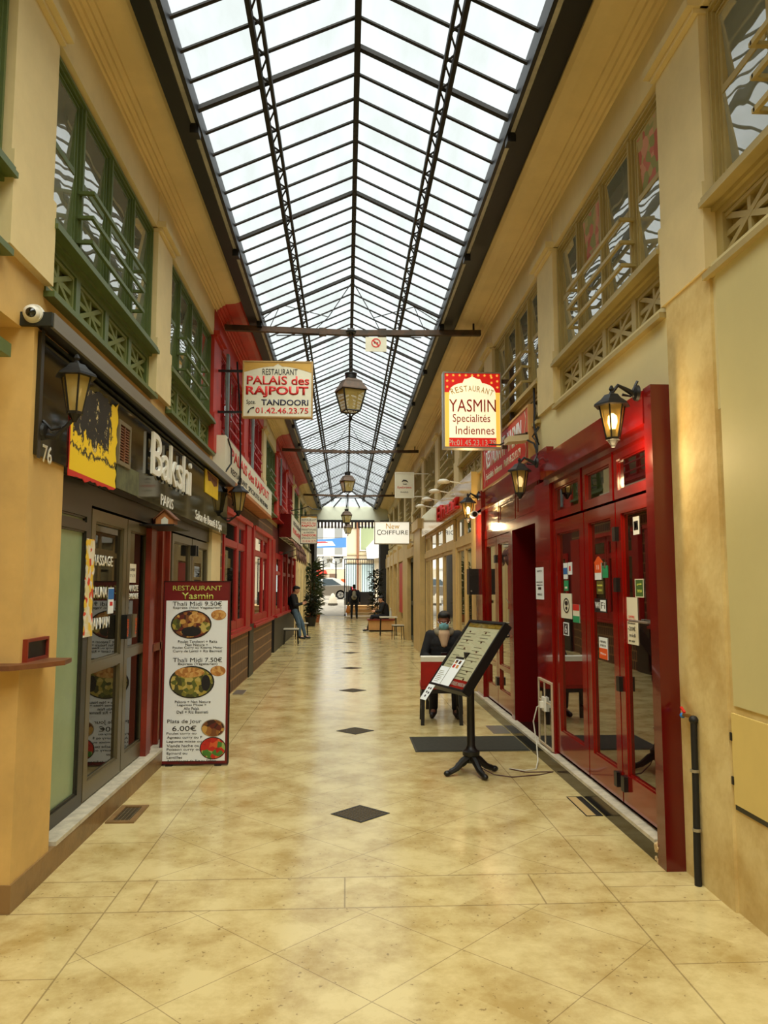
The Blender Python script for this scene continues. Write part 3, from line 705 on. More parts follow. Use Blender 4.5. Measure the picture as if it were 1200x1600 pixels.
# ---------- lanterns
def wall_lantern(label, loc, rotz, lit=0, top_arm=False, out=.20, s=1., group=None):
    """loc: point on the wall behind the lantern at mid height; local +X points off the wall"""
    t = thing('wall_lantern', label, 'lantern', loc, rotz, group)
    M = world_of(t)
    c = out
    zb, zt = -.12 * s, .10 * s
    b = MB(M); b.lathe([(.045 * s, zb), (.085 * s, zt)], (c, 0, 0), 6).build('glass', PANE_L, t)
    b = MB(M)
    for k in range(6):
        a = k * math.pi / 3; b.path([(c + .046 * s * math.cos(a), .046 * s * math.sin(a), zb), (c + .087 * s * math.cos(a), .087 * s * math.sin(a), zt)], .006 * s, 5)
    b.lathe([(.05 * s, zb - .012 * s), (.052 * s, zb + .004)], (c, 0, 0), 6); b.lathe([(.012 * s, zb - .06 * s), (.018 * s, zb - .045 * s), (.04 * s, zb - .01)], (c, 0, 0), 10); b.build('cage', BLACKM, t)
    b = MB(M); b.lathe([(.125 * s, zt - .002), (.12 * s, zt + .012 * s), (.075 * s, zt + .045 * s), (.05 * s, zt + .075 * s), (.02 * s, zt + .085 * s), (.012 * s, zt + .10 * s), (.02 * s, zt + .115 * s), (.008 * s, zt + .14 * s)], (c, 0, 0), 6)
    b.build('cap', BLACKM, t)
    b = MB(M); b.lathe([(.02 * s, zb), (.022 * s, zb + .06 * s)], (c, 0, 0), 8); b.build('socket', BLACKM, t)
    MB(M).lathe([(.018 * s, zb + .06 * s), (.034 * s, zb + .11 * s), (.03 * s, zb + .15 * s), (.008 * s, zb + .17 * s)], (c, 0, 0), 10).build('bulb', (BULB if lit > 1 else BULB_W) if lit else PAPER, t, smooth=True)
    za = zt + .09 * s if top_arm else zb - .03 * s
    b = MB(M)
    pts = [(.0, 0, za - (.10 if not top_arm else .02)), (.07, 0, za - (.11 if not top_arm else -.02)), (c * .75, 0, za - (.05 if not top_arm else -.05)), (c, 0, za)]
    b.path(pts, [.022, .016, .012, .012], 8); b.path([(0, 0, za + .08 - (.1 if not top_arm else 0)), (.05, 0, za - .02 - (.05 if not top_arm else 0)), (c * .6, 0, za - .01 - (.05 if not top_arm else 0))], .009, 6)
    b.build('bracket', BLACKM, t, smooth=True)
    b = MB(M @ frame((0, 0, za - (.08 if not top_arm else 0)), (0, 1, 0), (0, 0, 1))); b.lathe([(.055 * s, 0), (.05 * s, .02), (.02 * s, .03)], seg=14); b.build('wall_plate', BLACKM, t, smooth=True)
    if lit > 1:
        ld = bpy.data.lights.new('lantern_light', 'POINT'); lo = bpy.data.objects.new('lantern_light', ld); COL.objects.link(lo)
        ld.energy = lit; ld.color = (1, .72, .36); ld.shadow_soft_size = .05; lo.parent = t; lo.location = (c, 0, zb - .12 * s)
    return t
wall_lantern('black lantern on a curved arm in front of the torn yellow poster', (-1.68, 4.27, 2.72), 0, out=.17, s=.92)
wall_lantern('black lantern at the far end of the black fascia, beside the red restaurant', (-1.74, 10.98, 2.86), 0, out=.2, s=1.2)
def hanging_lantern(label, x, y, zbot, ztop, s=1.):
    t = thing('hanging_lantern', label, 'lantern', (x, y, zbot), 0, None)
    M = world_of(t); q = math.pi / 4 + .35
    zb, zt = .16 * s, .50 * s
    MB(M).lathe([(.165 * s, zb), (.265 * s, zt)], seg=4, rot=q).build('glass', PANE_L, t)
    b = MB(M)
    for k in range(4):
        a = q + k * math.pi / 2; b.path([(.168 * s * math.cos(a), .168 * s * math.sin(a), zb), (.27 * s * math.cos(a), .27 * s * math.sin(a), zt)], .014 * s, 5)
        a2 = q + (k + 1) * math.pi / 2
        for r, z in ((.168, zb), (.27, zt)): b.path([(r * s * math.cos(a), r * s * math.sin(a), z), (r * s * math.cos(a2), r * s * math.sin(a2), z)], .014 * s, 5)
        b.path([(.16 * s * math.cos(a), .16 * s * math.sin(a), zb), (.09 * s * math.cos(a), .09 * s * math.sin(a), zb - .03 * s), (.03 * s * math.cos(a), .03 * s * math.sin(a), .08 * s)], .008 * s, 5)
    b.lathe([(.006 * s, 0), (.02 * s, .02 * s), (.03 * s, .05 * s), (.015 * s, .09 * s)], seg=8)
    b.build('cage', BLACKM, t)
    MB(M).lathe([(.30 * s, zt), (.29 * s, zt + .02 * s), (.21 * s, zt + .12 * s), (.20 * s, zt + .15 * s), (.10 * s, zt + .20 * s)], seg=4, rot=q).build('roof', IRON, t)
    MB(M).lathe([(.09 * s, zt + .2 * s), (.09 * s, zt + .26 * s), (.10 * s, zt + .27 * s), (.10 * s, zt + .29 * s), (.03 * s, zt + .30 * s)], seg=14).build('chimney', BLACKM, t, smooth=True)
    MB(M).lathe([(.03 * s, zb), (.03 * s, zb + .12 * s), (.045 * s, zb + .15 * s), (.01, zb + .25 * s)], seg=10).build('bulb', PAPER, t, smooth=True)
    b = MB(M); z = zt + .30 * s; top = ztop - zbot; i = 0
    for dx in (-.02, .02): b.path([(dx, 0, z - .02), (dx, 0, top)], .007, 6)
    while z < top - .05:
        b.bar((-.02, 0, z), (.02, 0, z + .02), .008, .008); z += .05
    b.lathe([(.07, top - .06), (.075, top - .04), (.03, top - .01), (.02, top)], seg=14)
    b.build('chain', BLACKM, t)
    return t
hanging_lantern('nearest and largest glass lantern hanging from the rusty tie beam', .05, 10.5, 3.93, 5.25, .86)
hanging_lantern('second hanging glass lantern, just behind the nearest one', .02, 20.3, 4.02, 5.25, .82)
hanging_lantern('third hanging glass lantern, in front of the white lintel', .0, 30.4, 4.02, 5.25, .86)
hanging_lantern('farthest hanging lantern, below the scalloped valance', .06, 34.0, 3.86, 5.98, .76)
# ---------- tie beams with the thin truss rods
def tie_beam(label, y, xl, xr):
    t = thing('tie_beam', label, 'beam', (0, y, 5.25))
    b = MB(); b.bar((xl, y, 5.27), (.05, y, 5.22), .07, .075); b.bar((.05, y, 5.22), (xr, y, 5.25), .07, .075); b.build('beam', IRON, t)
    b = MB(); b.path([(-1.0, y, 5.17), (.05, y, 5.20), (1.05, y, 5.17)], .008, 6)
    for s in (-1, 1):
        ex = -1.2 if s < 0 else 1.3; mx = s * .62; hx = s * .32
        P = [(ex, y, 5.40), (s * .95, y, 5.62), (hx + .05, y, 5.45), (RX, y, 5.98)]
        for a_, b_ in zip(P, P[1:]): b.path([a_, b_], .007, 5)
        b.path([(hx + .05, y, 5.45), (hx + .15 * s, y, 5.25)], .006, 5); b.path([(s * .95, y, 5.62), (s * 1.1, y, 5.27)], .006, 5)
    b.build('truss_rods', BLACKM, t)
    for x in (-.35, .05, .5): MB(Matrix.Translation((x, y, 5.23))).box(-.05, .05, -.045, .045, -.05, .05).build('clamp', IRON, t)
    b = MB(); b.path([(xr - .12, y, 5.28), (xr - .12, y, 5.45), (xr - .26, y, 5.52), (xr - .36, y, 5.66)] if False else [(xr - .1, y, 5.28), (xr - .1, y, 5.42), (xr - .2, y, 5.44), (xr - .28, y, 5.52), (xr - .40, y, 5.53)], .016, 6); b.build('hook_bracket', BLACKM, t)
    return t
tie_beam('rusty iron tie beam across the passage above the nearest lantern', 10.6, -1.72, 1.90)
tie_beam('dark iron tie beam across the passage above the second lantern', 20.3, -1.72, 1.92)
tie_beam('dark iron tie beam farthest down the passage, before the glazed gable', 30.4, -1.72, 1.92)
q = thing('no_smoking_sign', 'small white no smoking sign hanging from the nearest tie beam', 'sign', (.3, 10.55, 5.0))
Mq = FRONT(0, 10.56, 0); x0, z0 = at_depth(571, 549, 10.56); x1, z1 = at_depth(604, 527, 10.56)
MB(Mq).box(x0, x1, z0, z1, -.01, 0).build('board', SIGNW, q)
xc, zc = (x0 + x1) / 2, (z0 + z1) / 2 + .02
b = MB(Mq @ Matrix.Translation((xc, zc, 0)))
for i in range(24):
    a, a2 = 2 * math.pi * i / 24, 2 * math.pi * (i + 1) / 24
    b.prism([(r * math.cos(t), r * math.sin(t)) for r, t in ((.052, a), (.066, a), (.066, a2), (.052, a2))], 0, .004)
b.prism([(-.046, .032), (-.034, .044), (.046, -.032), (.034, -.044)], .001, .005); b.build('ban_ring', INKR, q)
MB(Mq @ Matrix.Translation((xc, zc, 0))).box(-.03, .03, -.007, .007, 0, .002).build('cigarette', INKB, q)
# ---------- projecting sign boxes
def sign_box(name, label, M, w_, h_, d_, face, frame_m, brackets=()):
    root = thing(name, label, 'sign', M @ Vector((0, 0, 0)))
    MB(M).box(0, w_, 0, h_, -d_, -.004).build('box', frame_m, root, bevel=.004)
    MB(M).rect(0, w_, 0, h_, .018, -.01, .008).build('rim', frame_m, root)
    MB(M).box(.018, w_ - .018, .018, h_ - .018, -.006, .0).build('face', face, root)
    return root
def lines_on(root, M, items):
    u = M.to_3x3() @ Vector((1, 0, 0)); v = M.to_3x3() @ Vector((0, 1, 0))
    for it in items:
        s, a, b_, w_, h_, m = it[:6]; bo = it[6] if len(it) > 6 else 0
        text('lettering', s, M @ Vector((a, b_, .001)), u, w_, h_, m, root, v=v, depth=.003, bold=bo)
Y_ = 10.2
x0, z0 = at_depth(378, 652, Y_); x1, z1 = at_depth(489, 565, Y_); W_, H_ = x1 - x0, z1 - z0
Ms = FRONT(x0, Y_, z0)
sp = sign_box('hanging_sign', 'white restaurant sign with red lettering and gold arch, on the left by the red facade', Ms, W_, H_, .10, SIGNW, mat('sign_tan_rim', (176, 140, 80), .5))
b = MB(Ms); top = H_ - .02
arc = [(.02, H_ * .80)] + [(W_ * (.08 + .36 * i / 8), H_ * (.82 + .085 * math.sin(i / 8 * math.pi / 2))) for i in range(9)] + [(W_ * .5, H_ * .955)] + [(W_ * (.56 + .36 * i / 8), H_ * (.905 - .085 * (1 - math.cos(i / 8 * math.pi / 2)))) for i in range(9)] + [(W_ - .02, H_ * .80)]
b.prism([(.02, top)] + arc + [(W_ - .02, top)], 0, .002); b.build('gold_arch', GOLD, sp)
lines_on(sp, Ms, [('RESTAURANT', W_ * .28, H_ * .755, W_ * .50, H_ * .105, INKB), ('PALAIS des', W_ * .06, H_ * .58, W_ * .89, H_ * .155, INKR, .02), ('RAJPOUT', W_ * .05, H_ * .355, W_ * .89, H_ * .20, INKR, .035),
                  ('Spte.', W_ * .06, H_ * .215, W_ * .13, H_ * .095, INKB), ('TANDOORI', W_ * .27, H_ * .215, W_ * .67, H_ * .105, INKN, .02), ('01.42.46.23.75', W_ * .19, H_ * .075, W_ * .75, H_ * .10, INKR, .01)])
b = MB(Ms); b.path([(W_ * .085, H_ * .085, .002), (W_ * .10, H_ * .13, .002), (W_ * .13, H_ * .165, .002), (W_ * .17, H_ * .175, .002)], [.012, .006, .006, .012], 6); b.build('handset', INKB, sp)
for px, py in ((378, 580), (378, 644)):
    x_, z_ = at_depth(px, py, Y_ + .05); MB().bar((-1.76, Y_ + .05, z_), (x0 + .03, Y_ + .05, z_), .03, .03).build('bracket', BLACKM, sp)
Y_ = 9.0
x0, z0 = at_depth(693, 700, Y_); x1, z1 = at_depth(783, 582, Y_); W_, H_ = x1 - x0, z1 - z0; Ms = FRONT(x0, Y_, z0)
sy = sign_box('hanging_sign', 'lit red and cream restaurant sign with stars, hung on the right', Ms, W_, H_, .14, LIT, STEEL)
b = MB(Ms)
ar = [(.02, H_ * .73)] + [(W_ * (.10 + .0 * i), H_ * .73) for i in range(1)]
pts = []
for i in range(13):                              # cusped moorish arch
    t = i / 12; x = .10 + .40 * t; pts.append((W_ * x, H_ * (.73 + .13 * math.sqrt(max(0, 1 - (1 - min(t * 1.35, 1)) ** 2)) + (.05 if t > .62 else 0) + max(0, (t - .8)) * .18)))
pts2 = [(W_ - x, z) for x, z in reversed(pts)]
b.prism([(.018, H_ - .018), (.018, H_ * .73)] + pts + pts2 + [(W_ - .018, H_ * .73), (W_ - .018, H_ - .018)], 0, .002)
b.build('red_field', LITR, sy); MB(Ms).box(W_ * .10, W_ * .90, .02, H_ * .135, 0, .002).build('red_band', LITR, sy)
for a in (.03, .90):
    b = MB(Ms); b.box(W_ * a, W_ * (a + .07), H_ * .02, H_ * .70, 0, .002); b.box(W_ * (a - .005), W_ * (a + .08), H_ * .699, H_ * .73, 0, .003); b.build('column', LITY, sy)
for fx, fy in [(.07 + .107 * i, .955) for i in range(9)] + [(.07, .88), (.17, .88), (.07, .80), (.83, .86), (.93, .88), (.93, .80), (.83, .93)]:
    b = MB(Ms)
    for k in range(3):
        a = k * math.pi / 3; b.bar((W_ * fx - .016 * math.cos(a), H_ * fy - .016 * math.sin(a), .003), (W_ * fx + .016 * math.cos(a), H_ * fy + .016 * math.sin(a), .003), .005, .003)
    b.build('star', LITY, sy)
n_ = len('RESTAURANT')
for i, ch in enumerate('RESTAURANT'):
    t = (i + .5) / n_; a = (t - .5); cx = W_ * (.5 + .70 * a); cz = H_ * (.745 - .22 * a * a)
    uu = (1, 0, -.9 * a)
    text('lettering', ch, (Ms @ Vector((cx - .022, cz, .002))), uu, .04, H_ * .075, GOLD, sy, v=(.9 * a, 0, 1), depth=.002)
RI = mat('sign_red_ink', (170, 28, 20), .5)
lines_on(sy, Ms, [('YASMIN', W_ * .10, H_ * .475, W_ * .80, H_ * .165, RI), ('Specialités', W_ * .16, H_ * .31, W_ * .64, H_ * .135, RI), ('Indiennes', W_ * .21, H_ * .18, W_ * .66, H_ * .11, RI), ('Ph:01.45.23.13.79', W_ * .09, H_ * .035, W_ * .80, H_ * .075, PAPER)])
b = MB()
for px, py in ((845, 590), (845, 697)):
    z_ = at_depth(783, py, Y_)[1]; b.bar((x1 - .02, Y_ + .07, z_ + (.0 if py > 600 else -.03)), (2.0, Y_ + .07, z_ + (.0 if py > 600 else -.03)), .035, .045)
b.bar((2.0, Y_ + .07, z0 - .1), (2.0, Y_ + .07, z1 + .12), .05, .05); b.build('bracket', IRON, sy)
# lit hairdresser box
Y_ = 21.0
x0, z0 = at_depth(585, 850, Y_); x1, z1 = at_depth(640, 815, Y_); W_, H_ = x1 - x0, z1 - z0; Ms = FRONT(x0, Y_, z0)
sc_ = sign_box('hanging_sign', 'lit white hairdresser sign with grey lettering, on the right half way down', Ms, W_, H_, .2, LITW, STEEL)
lines_on(sc_, Ms, [('C', W_ * .07, H_ * .40, W_ * .12, H_ * .24, INKB), ('OIFFURE', W_ * .19, H_ * .42, W_ * .77, H_ * .19, INKB), ('New', W_ * .33, H_ * .67, W_ * .38, H_ * .25, mat('new_gold', (226, 176, 60), .5))])
for z_ in (z1 - .04, z0 + .06): MB().bar((x1 - .02, Y_ + .1, z_), (2.0, Y_ + .1, z_), .03, .04).build('bracket', STEEL, sc_)
Y_ = 18.5
x0, z0 = at_depth(617, 778, Y_); x1, z1 = at_depth(647, 738, Y_); W_, H_ = x1 - x0, z1 - z0; Ms = FRONT(x0, Y_, z0)
se = sign_box('hanging_sign', 'small cream sign with an eyebrow emblem, above the hairdresser sign', Ms, W_, H_, .05, SIGNW, WHITE)
b = MB(Ms); b.path([(W_ * .36, H_ * .62, .004), (W_ * .45, H_ * .69, .004), (W_ * .58, H_ * .68, .004), (W_ * .68, H_ * .62, .004)], [.006, .016, .014, .005], 6); b.path([(W_ * .42, H_ * .55, .004), (W_ * .52, H_ * .53, .004), (W_ * .62, H_ * .55, .004)], .007, 5); b.build('eyebrow_emblem', INKB, se)
lines_on(se, Ms, [('Eyebrows', W_ * .14, H_ * .34, W_ * .72, H_ * .12, INKR), ('PARIS', W_ * .3, H_ * .2, W_ * .4, H_ * .05, INKB)])
for z_ in (z1 - .03, z0 + .04): MB().bar((x1 - .02, Y_ + .03, z_), (2.0, Y_ + .03, z_), .02, .025).build('bracket', WHITE, se)
Y_ = 24.0
x0, z0 = at_depth(469, 850, Y_); x1, z1 = at_depth(496, 806, Y_); W_, H_ = x1 - x0, z1 - z0; Ms = FRONT(x0, Y_, z0)
s2 = sign_box('hanging_sign', 'tall white restaurant sign with red and black lines, far down on the left', Ms, W_, H_, .08, SIGNW, BLACKM)
lines_on(s2, Ms, [('RESTAURANT', W_ * .08, H_ * .81, W_ * .84, H_ * .075, INKB), ('PALAIS des', W_ * .08, H_ * .71, W_ * .84, H_ * .075, INKR), ('RAJPOUT', W_ * .08, H_ * .59, W_ * .84, H_ * .095, INKR, .03), ('PAKISTANAIS', W_ * .08, H_ * .47, W_ * .84, H_ * .075, INKB), ('et INDIEN', W_ * .2, H_ * .375, W_ * .62, H_ * .065, INKB), ('TANDOORI', W_ * .08, H_ * .265, W_ * .84, H_ * .085, INKR, .03), ('SPECIALITES', W_ * .08, H_ * .185, W_ * .84, H_ * .05, INKB), ('01.42.46.23.75', W_ * .14, H_ * .06, W_ * .78, H_ * .08, INKR)])
MB(Ms).prism([(.02, H_ - .02), (.02, H_ * .92), (W_ * .3, H_ * .93), (W_ * .5, H_ * .96), (W_ * .7, H_ * .93), (W_ - .02, H_ * .92), (W_ - .02, H_ - .02)], 0, .003).build('gold_arch', GOLD, s2)
b = MB(); b.bar((-1.78, Y_ + .04, z1 + .03), (x1, Y_ + .04, z1 + .03), .025, .025); b.path([(-1.75, Y_ + .04, z1 + .16), (x0 + .02, Y_ + .04, z1 + .22), (x0 + .25, Y_ + .04, z1 + .30), (x0 + .36, Y_ + .04, z1 + .22), (x1 + .06, Y_ + .04, z1 + .20)], .016, 6); b.build('bracket', BLACKM, s2)

# ---------- left: red restaurant
struct(MB().box(-2.15, -1.86, 10.88, 19.4, 0, 3.2).build('wall_left', BROWNT))
struct(MB().box(-2.1, -1.80, 10.86, 11.25, 0, 2.9).build(T(), BROWNT))
for y0, y1 in ((10.98, 14.25), (14.95, 18.7)):
    struct(MB().box(-1.86, -1.78, y0, y1, 0, .86).build('baseboard_left', BROWNT))
    b = MB(); b.box(-1.9, -1.72, y0 - .03, y1 + .03, .86, .91); b.box(-1.9, -1.75, y0, y1, .91, .95); struct(b.build(T(), REDD, bevel=.006))
struct(MB().box(-1.92, -1.76, 14.27, 14.92, 0, .95).build(T(), BLACKM))
MQ = LWALL(-1.79, 0, 0)
for a, b_ in ((11.35, 12.75), (12.78, 13.7), (15.0, 16.6), (16.63, 17.6)):
    leaf('window', MQ, a, b_, .95, 2.74, .11, [(2.26, .10)], REDD, PANE_D, bot=.14)
for a, b_ in ((13.72, 14.35), (14.7, 14.98), (17.62, 18.2), (18.5, 19.2)):
    struct(MB(MQ).box(a, b_, .95, 2.8, -.06, .03).build(T(), REDD, bevel=.006))
struct(MB(MQ).box(11.3, 14.4, 2.74, 2.82, -.05, .05).build(T(), REDP)); struct(MB(MQ).box(14.9, 18.3, 2.74, 2.82, -.05, .05).build(T(), REDP))
bx = thing('box_sign', 'long white light box sign with faded red lettering over the red restaurant', 'sign', (-1.72, 10.1, 3.1))
MB().box(-1.84, -1.60, 10.1, 16.4, 3.14, 3.64).build('box', SIGNW, bx, bevel=.01)
MB().box(-1.84, -1.60, 10.1, 16.4, 3.08, 3.14).build('bottom_board', WOODO, bx)
text('lettering', 'PALAIS des RAJPOUT', (-1.60, 10.6, 3.34), UY, 5.2, .22, INKR, bx, depth=.004, bold=.02)
text('lettering', 'RESTAURANT  SPECIALITES INDIENNES', (-1.60, 10.6, 3.2), UY, 5.0, .085, INKB, bx, depth=.004)
b = MB(); b.path([(-1.595, 10.25, 3.62), (-1.57, 10.4, 3.5), (-1.56, 10.35, 3.3), (-1.6, 10.15, 3.16), (-1.75, 10.08, 3.12)], .012, 6); b.path([(-1.6, 11.0, 4.9), (-1.56, 11.1, 4.2), (-1.57, 11.3, 3.6), (-1.58, 11.4, 3.1), (-1.7, 11.5, 2.85)], .014, 6)
tag(b.build('power_cable', CABLE, smooth=True, origin=(-1.6, 10.5, 3.5)), 'loose black cables drooping over the near end of the white box sign', 'cable')
# grey-blue peeling strips on the red first floor
for y in (10.62, 13.56, 19.55):
    struct(MB(LWALL(XL, 0, 0)).box(y, y + .12, 3.7, 4.9, .055, .09).build(T(), mat('blue_grey_paint', (134, 152, 154), .6, noise=.3, scale=4)))
# second red restaurant
struct(MB().box(-2.15, -1.86, 19.4, 27.2, 0, 3.2).build('wall_left', mat('dark_red_wall', (96, 22, 18), .6, noise=.2, scale=2)))
struct(MB().box(-1.9, -1.79, 19.5, 26.8, 0, .86).build('baseboard_left', BLACKM))
struct(MB().box(-1.95, -1.72, 19.5, 26.8, .86, .92).build(T(), REDD))
for a in (19.7, 21.5, 23.3, 25.1): leaf('window', MQ, a, a + 1.5, .92, 2.5, .13, [(1.95, .08)], REDD, PANE_D)
for a in (21.22, 23.02, 24.82, 26.62): struct(MB(MQ).box(a, a + .26, .92, 2.6, -.06, .04).build(T(), REDD))
b2 = thing('box_sign', 'short white box sign with a red near end, over the brown scalloped awning', 'sign', (-1.7, 21.0, 2.98))
MB().box(-1.84, -1.50, 21.0, 26.4, 2.98, 3.62).build('box', SIGNW, b2); MB().box(-1.84, -1.50, 20.96, 21.0, 2.98, 3.62).build('near_end', LACQ_D, b2)
text('lettering', 'PALAIS des RAJPOUT', (-1.50, 21.6, 3.1), UY, 4.2, .2, INKR, b2, depth=.005); text('lettering', 'RESTAURANT', (-1.50, 21.8, 3.38), UY, 3.2, .12, INKB, b2, depth=.005)
aw = thing('awning', 'brown scalloped awning with pale spots on the second red restaurant', 'awning', (-1.75, 20.9, 2.5))
AWM = voronoi_mat('spotted_brown_awning', [(92, 42, 28), (78, 34, 22), (86, 40, 26), (72, 30, 20), (176, 136, 100)], 6, .8)
b = MB(); nn = 6; Ln = 5.3
for i in range(nn):
    y0, y1 = 20.9 + Ln * i / nn, 20.9 + Ln * (i + 1) / nn; pr = []
    sec = 8; prev = None
    for k in range(sec + 1):
        t = k / sec; y = y0 + (y1 - y0) * t; bul = math.sin(math.pi * t)
        col = [(-1.78, y, 2.98), (-1.62, y, 2.97 + .05 * bul), (-1.45, y, 2.84 + .05 * bul), (-1.36, y, 2.66), (-1.34, y, 2.46 - .14 * bul)]
        if prev:
            for q in range(4): b.poly([prev[q], col[q], col[q + 1], prev[q + 1]])
        prev = col
o = b.build('canvas', AWM, aw, smooth=True); mo = o.modifiers.new('thickness', 'SOLIDIFY'); mo.thickness = .012
b = MB()
for y in (20.95, 23.5, 26.15): b.path([(-1.78, y, 2.5), (-1.38, y, 2.64)], .012, 6)
b.build('support_arms', BLACKM, aw)
# cream fronts farther on
struct(MB().box(-2.15, -1.80, 27.2, 40, 0, 3.3).build('wall_left', CREAM))
MC = LWALL(-1.80, 0, 0)
for a in (27.7, 29.6, 31.6): leaf('door', MC, a, a + 1.3, .02, 2.3, .1, [(1.0, .1)], mat('sage_paint', (150, 150, 104), .5), PANE_D, dep=.02)
for a in (27.3, 29.1, 31.1, 33.2, 35.6): struct(MB(MC).box(a, a + .4, 0, 3.2, -.02, .07).build(T(), MOULD, bevel=.006))

# ---------- right: the lacquered red restaurant
def YR(X): return RWALL(X, 0, 0)
def leafR(kind, y0, y1, v0, v1, st, mids, fm, pm, X=1.93, **k): return leaf(kind, YR(X), -y1, -y0, v0, v1, st, mids, fm, pm, **k)
struct(MB().box(2.25, 2.6, 4.66, 11.3, 0, 2.7).build('wall_right', mat('dark_red_room', (40, 8, 6), .8)))
struct(MB().box(1.865, 2.03, 4.55, 4.67, 0, 2.89).build(T(), LACQ_D, bevel=.004))
struct(MB().box(1.86, 2.25, 4.67, 7.26, 2.67, 2.88).build(T(), LACQ, bevel=.004))
struct(MB().box(1.90, 2.25, 4.67, 7.26, 2.61, 2.67).build(T(), LACQ_D))
for y0, y1 in ((4.70, 5.42), (5.46, 6.16), (6.22, 7.08)): leafR('window', y0, y1, 2.27, 2.61, .06, [], LACQ, PANE_R)
rd = [leafR('door', y0, y1, .16, 2.25, st, [], LACQ, PANE_R, bot=.20) for y0, y1, st in ((4.69, 5.40, .09), (5.42, 6.14, .10), (6.16, 7.08, .12))]
for d, y, z in ((rd[0], 5.38, 2.02), (rd[0], 5.38, 1.66), (rd[0], 5.38, .97), (rd[0], 5.34, .30), (rd[1], 5.48, .30)):
    MB(YR(1.93)).box(-y - .03, -y + .03, z - .05, z + .05, 0, .03).build('hinge', BLACKP, d, bevel=.004)
b = MB(YR(1.93)); b.path([(-5.12, 1.42, 0), (-5.12, 1.42, .03), (-4.80, 1.42, .03), (-4.80, 1.42, 0)], .008, 6); b.build('push_bar', STEEL, rd[0])
struct(MB().box(1.905, 2.25, 7.10, 7.66, .12, 2.66).build(T(), LACQ, bevel=.004))
pn = MB(YR(1.905)); pn.box(-7.60, -7.14, .16, .74, 0, .006); struct(pn.build(T(), PANE_R)); pn = MB(YR(1.905)); pn.rect(-7.62, -7.12, .14, .76, .02, 0, .014); pn.box(-7.40, -7.385, .16, .74, 0, .012); pn.box(-7.6, -7.14, .55, .56, 0, .012); struct(pn.build(T(), mat('worn_cream_edge', (190, 170, 140), .5)))
# dark recessed doorway between the two glazed parts
struct(MB().box(1.93, 2.6, 8.86, 8.93, .1, 2.3).build(T(), LACQ_D)); struct(MB().box(1.95, 2.6, 7.66, 8.93, .02, .11).build(T(), GRANITE))
struct(MB().box(1.94, 2.25, 7.26, 11.3, 2.3, 2.42).build(T(), LACQ, bevel=.004)); struct(MB().box(1.955, 2.25, 7.66, 11.3, 2.42, 2.72).build(T(), LACQ_D))
for y0, y1 in ((7.72, 8.7), (8.78, 9.7), (9.76, 10.7)): leafR('window', y0, y1, 2.43, 2.71, .06, [], LACQ, PANE_R, X=1.95)
struct(MB().box(1.93, 2.25, 7.26, 11.3, 2.72, 3.0).build(T(), LACQ, bevel=.004))
struct(MB().box(1.90, 2.25, 7.26, 11.3, 2.70, 2.74).build(T(), LACQ))
struct(MB().box(1.93, 2.25, 8.93, 9.02, .1, 2.3).build(T(), LACQ)); struct(MB().box(1.90, 2.25, 10.72, 11.22, 0, 3.0).build(T(), LACQ, bevel=.004))
sd2 = [leafR('door', y0, y1, .16, 2.29, .10, [(.62, .05)], LACQ, PANE_R, X=1.94, bot=.2) for y0, y1 in ((9.03, 9.86), (9.88, 10.70))]
MB(YR(1.94)).box(-9.90, -9.80, .40, .50, 0, .03).build('hinge', BLACKP, sd2[0]); MB(YR(1.94)).box(-9.90, -9.80, 1.95, 2.05, 0, .03).build('hinge', BLACKP, sd2[0])
# step in front
struct(MB().box(1.87, 2.25, 4.68, 11.3, 0, .105).build('baseboard_right', GRANITE, bevel=.004)); struct(MB().box(1.865, 1.955, 4.72, 11.3, .105, .128).build(T(), NOSE, bevel=.004))
b = MB(); R.seed(11)
for i in range(16): b.ball((1.90 + R.uniform(-.035, .05), 4.685 + R.uniform(-.015, .03), .012 + R.uniform(0, .10)), R.uniform(.016, .032), sub=1, sc=(1, R.uniform(.6, 1), R.uniform(.6, 1)))
tag(b.build('broken_stone', mat('broken_stone', (206, 178, 128), .9, noise=.2, scale=20), origin=(1.9, 4.69, 0)), 'crumbled pale stone at the near end of the black doorstep', 'rubble')
# long red sign board
rs = thing('sign_board', 'long red sign board with white lettering above the lacquered red doors', 'sign', (1.93, 7.95, 3.0))
MB(YR(1.93)).box(-10.72, -7.95, 3.0, 3.56, -.06, 0).build('board', mat('sign_red', (196, 24, 14), .5), rs); MB(YR(1.93)).rect(-10.74, -7.93, 2.98, 3.58, .025, -.06, .012).build('rim', mat('sign_rim', (196, 150, 90), .5), rs)
text('lettering', 'RESTAURANT  YASMIN', (1.93, 10.45, 3.25), UYN, 2.15, .24, PAPERW, rs, depth=.004, bold=.02)
text('lettering', 'Spécialités  Indiennes   Ph:01.45.23.13.79', (1.93, 10.45, 3.07), UYN, 2.1, .12, PAPER, rs, depth=.004, bold=.01)
b = MB(YR(1.93))
for u in (-10.58, -8.12):
    for a_, b_ in zip(range(6), range(1, 7)): b.bar((u + .05 * math.sin(a_ * 1.6), 3.03 + a_ * .085, .002), (u + .05 * math.sin(b_ * 1.6), 3.03 + b_ * .085, .002), .012, .004)
b.build('border_lines', PAPER, rs)
wall_lantern('lit lantern above the near red door, glowing warm', (1.86, 4.74, 2.70), math.pi, 16, True, out=.17, s=.95)
wall_lantern('dim lantern hung from the red front under the long red sign board', (1.90, 7.50, 2.69), math.pi, 1, True, out=.18, s=.98)
wall_lantern('bright lit lantern on the corner of the red front and the cream shop', (1.90, 10.9, 2.74), math.pi, 22, True, out=.16, s=1.0)
fl = thing('flood_lamp', 'beige box lamp on an arm below the first-floor pilaster on the right', 'lamp', (1.9, 8.0, 3.2))
